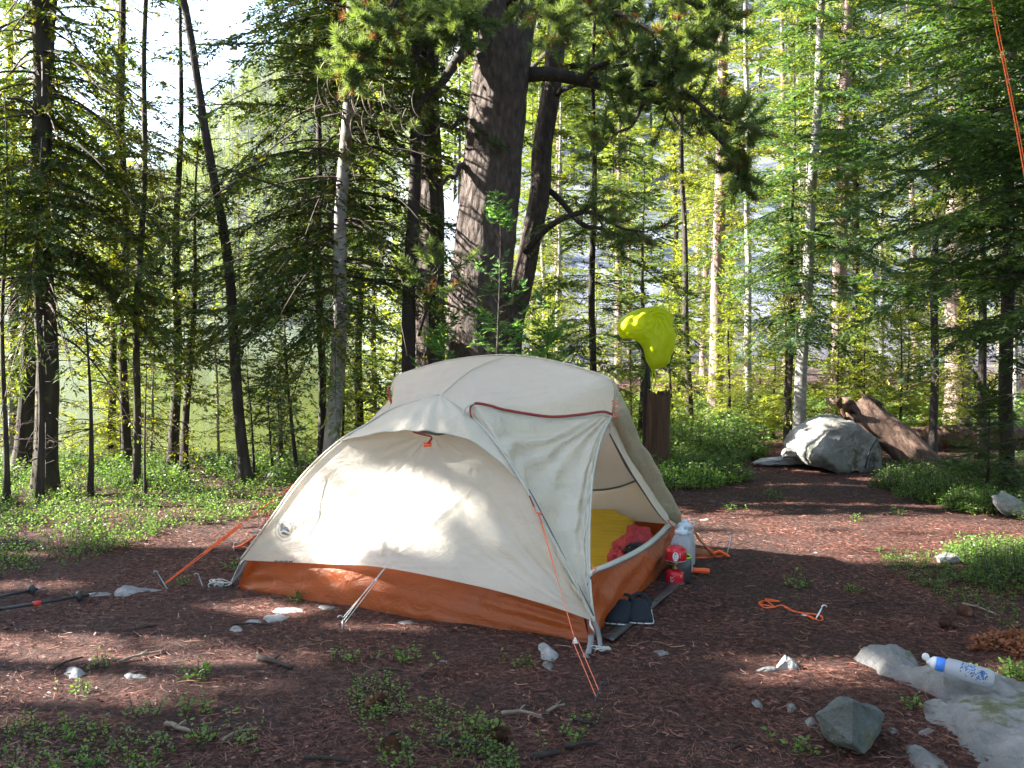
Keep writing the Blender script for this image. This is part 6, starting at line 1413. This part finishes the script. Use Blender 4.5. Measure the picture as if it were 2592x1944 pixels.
# ================================================================== UNDERGROWTH
def sprigs(name, pos, hgt, nl, ls, mat, seed, parent=None, stem=True):
    """leafy stems: pos (n,3), leaves nl per stem"""
    rng = np.random.default_rng(seed); n = len(pos); fo = Fol()
    d = nrm(np.column_stack([rng.normal(0, .38, n), rng.normal(0, .38, n), np.ones(n)])); h = hgt*rng.uniform(.5, 1.2, n)
    for k in range(nl):
        t = (k+.6)/nl; p = pos+d*(h*t)[:, None]; a = rng.uniform(0, 6.283, n); o = np.column_stack([np.cos(a), np.sin(a), rng.uniform(-.1, .6, n)]); o = nrm(o)
        off = p+o*(.25*h*(1-.5*t))[:, None]*rng.uniform(0, 1, (n, 1)); s = nrm(np.cross(o, np.array([0, 0, 1.])+rng.normal(0, .5, o.shape)))
        L = ls*rng.uniform(.6, 1.3, n); fo.quads(rhomb(off, o, s, L, L*.62), 0)
    if stem:
        t = np.linspace(-.03, 1, 4); Pm = pos[:, None]+d[:, None]*(h[:, None]*t)[..., None]; fo.tube(Pm, np.full((n, 4), .0016)*(1-.4*t), 1)
    o = fo.build(name, [M[mat], M['twig']], parent); return o
def pts_in(pix, n, rng, zf=None):
    poly = [tuple(G(x, y)[:2]) for x, y in pix]; pa = np.array(poly); lo, hi = pa.min(0), pa.max(0); out = []
    while len(out) < n:
        x = rng.uniform(lo[0], hi[0], n); y = rng.uniform(lo[1], hi[1], n); m = inpoly(x, y, poly)
        # clumping
        cl = np.sin(x*5.1+1)*np.sin(y*4.3+2)+.6*np.sin(x*13+y*7)+.5*np.sin(y*17-x*9); m &= cl > rng.uniform(-1.4, .9, n)
        out += list(zip(x[m], y[m]))
    out = np.array(out[:n]); return np.column_stack([out, gz(out[:, 0], out[:, 1])])
rng = np.random.default_rng(31)
def cover(pix, n, hgt, nl, ls, mat, seed, label):
    o = sprigs('ground_cover', pts_in(pix, n, rng), hgt, nl, ls, mat, seed); tag(o, label, 'ground cover', kind='stuff')
cover([(-500, 1190), (760, 1195), (760, 1260), (690, 1300), (560, 1330), (430, 1345), (300, 1400), (120, 1450), (-60, 1470), (-500, 1480)], 5200, .085, 9, .017, 'leaf', 1, 'low huckleberry carpet between the lake trees and the duff at left')
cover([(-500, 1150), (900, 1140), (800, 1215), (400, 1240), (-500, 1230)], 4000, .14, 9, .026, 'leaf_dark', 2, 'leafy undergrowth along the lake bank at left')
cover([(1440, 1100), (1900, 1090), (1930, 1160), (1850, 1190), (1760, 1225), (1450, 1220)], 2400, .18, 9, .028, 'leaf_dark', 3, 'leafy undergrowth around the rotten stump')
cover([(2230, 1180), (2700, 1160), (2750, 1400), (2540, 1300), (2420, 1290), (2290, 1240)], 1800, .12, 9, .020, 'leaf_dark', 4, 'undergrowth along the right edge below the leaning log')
cover([(1300, 1020), (3100, 1010), (3000, 1130), (2200, 1120), (1950, 1120), (1300, 1110)], 4200, .28, 9, .05, 'leaf', 5, 'undergrowth on the forest floor behind the boulder')
cover([(900, 1040), (1500, 1030), (1500, 1200), (900, 1200)], 2500, .20, 9, .035, 'leaf', 6, 'undergrowth between the tent and the big pine')
cover([(880, 1790), (900, 1725), (980, 1730), (1080, 1780), (1230, 1830), (1290, 1900), (1330, 1990), (1000, 1990), (930, 1870)], 230, .05, 8, .012, 'leaf', 7, 'patch of small huckleberry plants in front of the tent')
cover([(-100, 1850), (150, 1820), (420, 1880), (500, 1990), (-100, 2050)], 200, .045, 8, .013, 'leaf', 8, 'patch of small huckleberry plants at the lower left')
cover([(2200, 1390), (2400, 1410), (2560, 1470), (2592, 1620), (2450, 1560), (2250, 1440)], 420, .035, 7, .013, 'leaf_dark', 9, 'sparse mossy greenery in the shade above the slab')
# separate bushes
def bush(px, py, rad, h, n, ls, label, mat='leaf', seed=1, group='bushes beside the path'):
    b = G(px, py); b[2] = float(gz(b[0], b[1])); rg = np.random.default_rng(seed); a = rg.uniform(0, 6.283, n); r = rad*np.sqrt(rg.random(n))
    pos = np.column_stack([r*np.cos(a), r*np.sin(a)*.8, np.zeros(n)]); root = empty('bush', b); tag(root, label, 'bush', group)
    fo = Fol(); hh = h*np.sqrt(np.maximum(.1, 1-(r/rad)**2))*rg.uniform(.6, 1.1, n); lean = np.column_stack([np.cos(a)*r/rad*.35, np.sin(a)*r/rad*.35, np.ones(n)])
    t = np.linspace(0, 1, 5); Pm = pos[:, None]+lean[:, None]*(hh[:, None]*t)[..., None]; fo.tube(Pm, np.full((n, 5), .0022)*(1-.5*t), 0); fo.build('stems', [M['twig']], root)
    fo = Fol(); K = 14
    for k in range(K):
        u = (k+1)/K; p = pos+lean*(hh*u)[:, None]; aa = rg.uniform(0, 6.283, n); o = nrm(np.column_stack([np.cos(aa), np.sin(aa), rg.uniform(-.2, .7, n)])); p = p+o*rg.uniform(0, .035, (n, 1)); s = nrm(np.cross(o, np.array([0, 0, 1.])+rg.normal(0, .5, o.shape))); L = ls*rg.uniform(.6, 1.3, n); fo.quads(rhomb(p, o, s, L, L*.6), 0)
    fo.build('leaves', [M[mat]], root)
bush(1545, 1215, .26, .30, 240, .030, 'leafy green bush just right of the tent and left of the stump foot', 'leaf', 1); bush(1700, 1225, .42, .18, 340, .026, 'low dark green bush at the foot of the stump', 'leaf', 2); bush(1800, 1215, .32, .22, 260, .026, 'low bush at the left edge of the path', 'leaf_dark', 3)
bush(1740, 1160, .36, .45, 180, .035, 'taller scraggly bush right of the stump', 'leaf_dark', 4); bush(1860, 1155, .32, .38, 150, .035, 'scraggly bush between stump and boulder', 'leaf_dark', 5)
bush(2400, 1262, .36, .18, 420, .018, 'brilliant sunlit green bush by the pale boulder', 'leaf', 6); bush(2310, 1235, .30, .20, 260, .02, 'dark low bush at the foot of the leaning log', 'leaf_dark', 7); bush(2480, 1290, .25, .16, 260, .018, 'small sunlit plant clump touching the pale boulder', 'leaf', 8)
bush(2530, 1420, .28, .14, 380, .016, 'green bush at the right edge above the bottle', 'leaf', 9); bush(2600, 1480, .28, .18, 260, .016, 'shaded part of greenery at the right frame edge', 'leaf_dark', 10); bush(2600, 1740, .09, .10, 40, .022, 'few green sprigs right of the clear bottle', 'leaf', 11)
bush(2580, 1640, .18, .035, 100, .02, 'rusty brown dead bough lying above the bottle', 'rust', 12)
# little plants in the duff, each by itself
pl = []
for k in range(4):
    rg = np.random.default_rng(300+k); n = 9; pos = np.column_stack([rg.normal(0, .025, n), rg.normal(0, .025, n), np.zeros(n)]); root = empty('seedling', (0, 0, 0)); sprigs('leaves', pos, .045, 7, .014, 'leaf', 400+k, root); pl.append(root)
spots = [(760, 1520, 'seedling close to the orange tent wall'), (1035, 1668, 'seedling centred below the tent front'), (880, 1672, 'seedling left of the centre one below the tent'), (250, 1690, 'yellowish seedling above the rounded pale stone'), (505, 1725, 'seedling at the end of the sunlit strip'), (515, 1800, 'seedling left of the green patch'), (620, 1880, 'seedling at the bottom left of the green patch'), (500, 1880, 'low seedling among lower left litter'), (1230, 1865, 'seedling right of the green patch bottom'), (1460, 1880, 'seedling at bottom middle below the guyline stake'), (1470, 1830, 'small yellow seedling below the front stake'), (2020, 1905, 'seedling left below the angular stone'), (2295, 1795, 'tiny seedling between angular stone and slab'), (1320, 1690, 'seedling left of the grey corner stones'), (1955, 1262, 'single green plant on the path before the boulder'), (1955, 1255, 'second plant beside the single path plant'), (2150, 1500, 'seedling on the dark duff right of the loose cord'), (2010, 1488, 'yellow green seedling behind the loose cord'), (2270, 1300, 'seedling at the path edge left of the sunlit bush'), (2175, 1320, 'seedling in the sunlit duff mid path'), (470, 1480, 'seedling beside the left guyline'), (590, 1440, 'seedling beneath the orange webbing at left'), (380, 1810, 'seedling in the lower left litter'), (200, 1760, 'seedling below the rounded pale stone'), (2440, 1720, 'yellow sprout right beside the bottle'), (1850, 1290, 'plant in the first sunlit band of the path')]
for i, (x, y, lab) in enumerate(spots):
    o = pl[i] if i < 4 else copy_tree(pl[i % 4]); g = G(x, y); o.location = tuple(float(c) for c in g); s = 1+.5*((i*37) % 10)/10; o.scale = (s, s, s); o.rotation_euler = (0, 0, i*1.3); tag(o, lab, 'plant', 'seedlings in the duff')
# fallen sticks and cones
sticks = [((300, 1680), (420, 1652), .007, 'dark stick in the sunlit strip at left'), ((130, 1700), (210, 1668), .006, 'dark stick above the rounded pale stone'), ((655, 1670), (740, 1700), .012, 'thick dark stick below the tent left end'), ((590, 1583), (690, 1586), .006, 'stick lying between pale stones and orange wall'), ((1270, 1810), (1370, 1820), .008, 'short dark stick at the bottom middle'), ((1110, 1888), (1275, 1896), .010, 'long dark stick through the green patch'), ((1340, 1930), (1415, 1916), .012, 'grey bark piece at the bottom right of the patch'), ((970, 1878), (1015, 1860), .007, 'pale broken stick on the green patch'), ((1385, 1805), (1430, 1788), .006, 'dark stick under the front stake'), ((960, 1698), (1020, 1702), .005, 'thin dark stick below the tent centre'), ((1060, 1715), (1105, 1708), .005, 'thin curved stick right of the thin dark one'), ((770, 1925), (890, 1935), .008, 'dark stick at bottom left of the patch'), ((420, 1840), (490, 1862), .010, 'brown twig among lower left litter'), ((160, 1505+420), (250, 1915), .008, 'stick at the lower left corner'), ((2060, 1850), (2085, 1880), .008, 'dark bark strip left of the angular stone'), ((1830, 1900), (1880, 1893), .008, 'dark stick left of the lower seedling'), ((2435, 1530), (2530, 1562), .006, 'curved dark stick in the shade above the bottle'), ((2150, 1535), (2220, 1528), .006, 'dark twig between the cord and the shade'), ((1450, 1410+420), (1500, 1836), .007, 'twig at the bottom below the stake'), ((330, 1600), (400, 1588), .006, 'twig left of the small white stone'), ((560, 1880), (640, 1850), .006, 'thin pale twig lower left'), ((2000, 1432), (2010, 1445), .004, 'tiny twig on the path'), ((1430, 1896), (1510, 1888), .008, 'bark stick at bottom centre right')]
for i, (a, b, r_, lab) in enumerate(sticks):
    A_ = G(*a)+np.array([0, 0, r_*.8]); B2_ = G(*b)+np.array([0, 0, r_*1.2]); mid_ = (A_+B2_)/2+np.array([0, .012*math.sin(i*2), .006]); c = spline([A_-mid_, A_*.5+mid_*.5-mid_+np.array([.0, .008*math.cos(i), .002]), mid_*0, B2_-mid_], 16)
    mb = MB(); rad_ = r_*(1-.4*np.linspace(0, 1, 16))*(1+.12*np.sin(np.arange(16)*2.3+i)); mb.tube(c, rad_, 8)
    if i % 2 == 0: mb.tube([c[9], c[9]+np.array([.02, .025, .012])], [r_*.5, r_*.2], 6)
    o = mb.build('stick', M['bark' if i % 4 else 'twig_pale'], None, True, mid_); tag(o, lab, 'stick', 'sticks on the duff')
for i, (x, y, lab) in enumerate([(990, 1903, 'dark pine cone below the green patch'), (1262, 1878, 'dark pine cone at the right of the green patch'), (948, 1790, 'reddish pine cone left of the green patch'), (2445, 1560, 'brown cone in the shade above the slab'), (2400, 1590, 'second brown cone nearer the bottle')]):
    mb = MB(); rg = np.random.default_rng(i); 
    core = [(.001, -.03), (.010, -.024), (.013, 0), (.009, .024), (.001, .032)]; mb.lathe(core, 10)
    for k in range(60):
        t = k/60; zc = -.028+.056*t; rad_ = .016*math.sin(math.pi*(t*.85+.1))+.004; an = k*2.4; d = np.array([math.cos(an), math.sin(an), .35]); pz = np.array([0, 0, zc]); sd = np.array([-math.sin(an), math.cos(an), 0]); p0_ = pz+d*rad_*.3; tip = pz+d*(rad_+.006); mb.add(np.array([p0_-sd*.003, p0_+sd*.003, tip+sd*.006, tip-sd*.006+np.array([0, 0, .001])]), [(0, 1, 2, 3)])
    o = mb.build('pine_cone', M['cone'], None, False, G(x, y)+np.array([0, 0, .017])); o.rotation_euler = (1.45, .2*i, i*1.1); o.scale = (1.2, 1.2, 1.2); tag(o, lab, 'pine cone', 'pine cones on the duff')

# needle litter over the duff
def litter():
    rng = np.random.default_rng(9); N = 150000
    Y = 2.3*np.exp(rng.random(N)*math.log(11/2.3)); x = (rng.uniform(-350, 2950, N)-CX)/F*Y
    L = rng.uniform(.02, .055, N); kind = rng.random(N); chip = kind > .95; L[chip] *= .5; W_ = np.where(chip, rng.uniform(.005, .011, N), rng.uniform(.0010, .0020, N)*np.maximum(1, Y/4))
    a = rng.uniform(0, 6.283, N); d = nrm(np.column_stack([np.cos(a), np.sin(a), rng.normal(0, .16, N)])); s = nrm(np.cross(d, np.array([0, 0, 1.])+rng.normal(0, .5, d.shape)))
    p = np.column_stack([x, Y, gz(x, Y)+rng.uniform(.001, .011, N)+.012*np.exp(-((x/6)**2+((Y-5)/6)**2))*wav(x, Y, 9, 1)+.006*np.exp(-((x/6)**2+((Y-5)/6)**2))*wav(x, Y, 21, 4)])
    keep = ~inpoly(x, Y, [tuple(q[:2]) for q in (TA, TB, TD, TC)]); keep &= ~inpoly(x, Y, [tuple(G(*q)[:2]) for q in [(2340, 1700), (2580, 1745), (2760, 2100), (2540, 2080), (2400, 1850)]])
    q = rhomb(p, d, s, L, W_)[keep]
    me = fast_mesh('needle_litter', q.reshape(-1, 3), np.arange(len(q)*4).reshape(-1, 4)); o = link('needle_litter', me, [M['litter']], None, False); tag(o, 'brown needles and bark flakes covering the dark soil', 'needle litter', kind='stuff')
M['litter'] = leafmat('litter', [(.016, .006, .005), (.10, .032, .021), (.44, .20, .14)], .0, nscale=3); 
litter()
def long_needles():
    rng = np.random.default_rng(19); N = 2600; Y = 2.4*np.exp(rng.random(N)*math.log(8/2.4)); x = (rng.uniform(-300, 2900, N)-CX)/F*Y
    a = rng.uniform(0, 6.283, N); ts = np.linspace(-.5, .5, 5); L = rng.uniform(.025, .07, N); d = np.column_stack([np.cos(a), np.sin(a), rng.normal(0, .10, N)]); n_ = np.column_stack([-np.sin(a), np.cos(a), 0*a])
    Pm = np.column_stack([x, Y, gz(x, Y)+rng.uniform(.008, .018, N)])[:, None]+d[:, None]*(L[:, None]*ts)[..., None]+n_[:, None]*(rng.normal(0, .9, N)[:, None]*L[:, None]*ts**2)[..., None]
    keep = ~inpoly(x, Y, [tuple(q[:2]) for q in (TA, TB, TD, TC)]); Pm = Pm[keep]
    v, f = tubes(Pm, (rng.uniform(.0008, .0022, len(Pm))[:, None])*np.ones((1, 5)), 3)
    me = fast_mesh('twig_litter', v, f); o = link('twig_litter', me, [M['litter2']], None, False); tag(o, 'tan fallen needles and fine twigs strewn on the duff', 'twig litter', kind='stuff')
M['litter2'] = leafmat('litter2', [(.03, .016, .012), (.14, .06, .04), (.42, .24, .16)], .0, nscale=5)
long_needles()

def haze():
    m = bpy.data.materials.new('haze_air'); m.use_nodes = True; nt = m.node_tree; nt.nodes.clear(); o = nt.nodes.new('ShaderNodeOutputMaterial'); v = nt.nodes.new('ShaderNodeVolumePrincipled')
    v.inputs['Color'].default_value = (.93, .96, 1, 1); v.inputs['Density'].default_value = HAZE_D; v.inputs['Anisotropy'].default_value = .2; nt.links.new(v.outputs[0], o.inputs['Volume'])
    mb = MB(); x0, x1, y0, y1, z0, z1 = -440, 440, -435, 442, float(GZMIN)-1, float(GZMAX)+16
    c = np.array([(x, y, z) for z in (z0, z1) for x, y in ((x0, y0), (x1, y0), (x1, y1), (x0, y1))]); mb.add(c, [(3, 2, 1, 0), (4, 5, 6, 7), (0, 1, 5, 4), (1, 2, 6, 5), (2, 3, 7, 6), (3, 0, 4, 7)])
    h = mb.build('haze', m, smooth=False); tag(h, 'pale morning air between the camp and the far slopes', 'haze', kind='stuff')
gv = np.empty(len(bpy.data.objects['ground'].data.vertices)*3, np.float32); bpy.data.objects['ground'].data.vertices.foreach_get('co', gv); GZMIN = gv[2::3].min(); GZMAX = gv[2::3].max(); print('ground z', GZMIN, GZMAX, np.abs(gv[0::3]).max(), gv[1::3].max())
HAZE_D = .00016
haze()
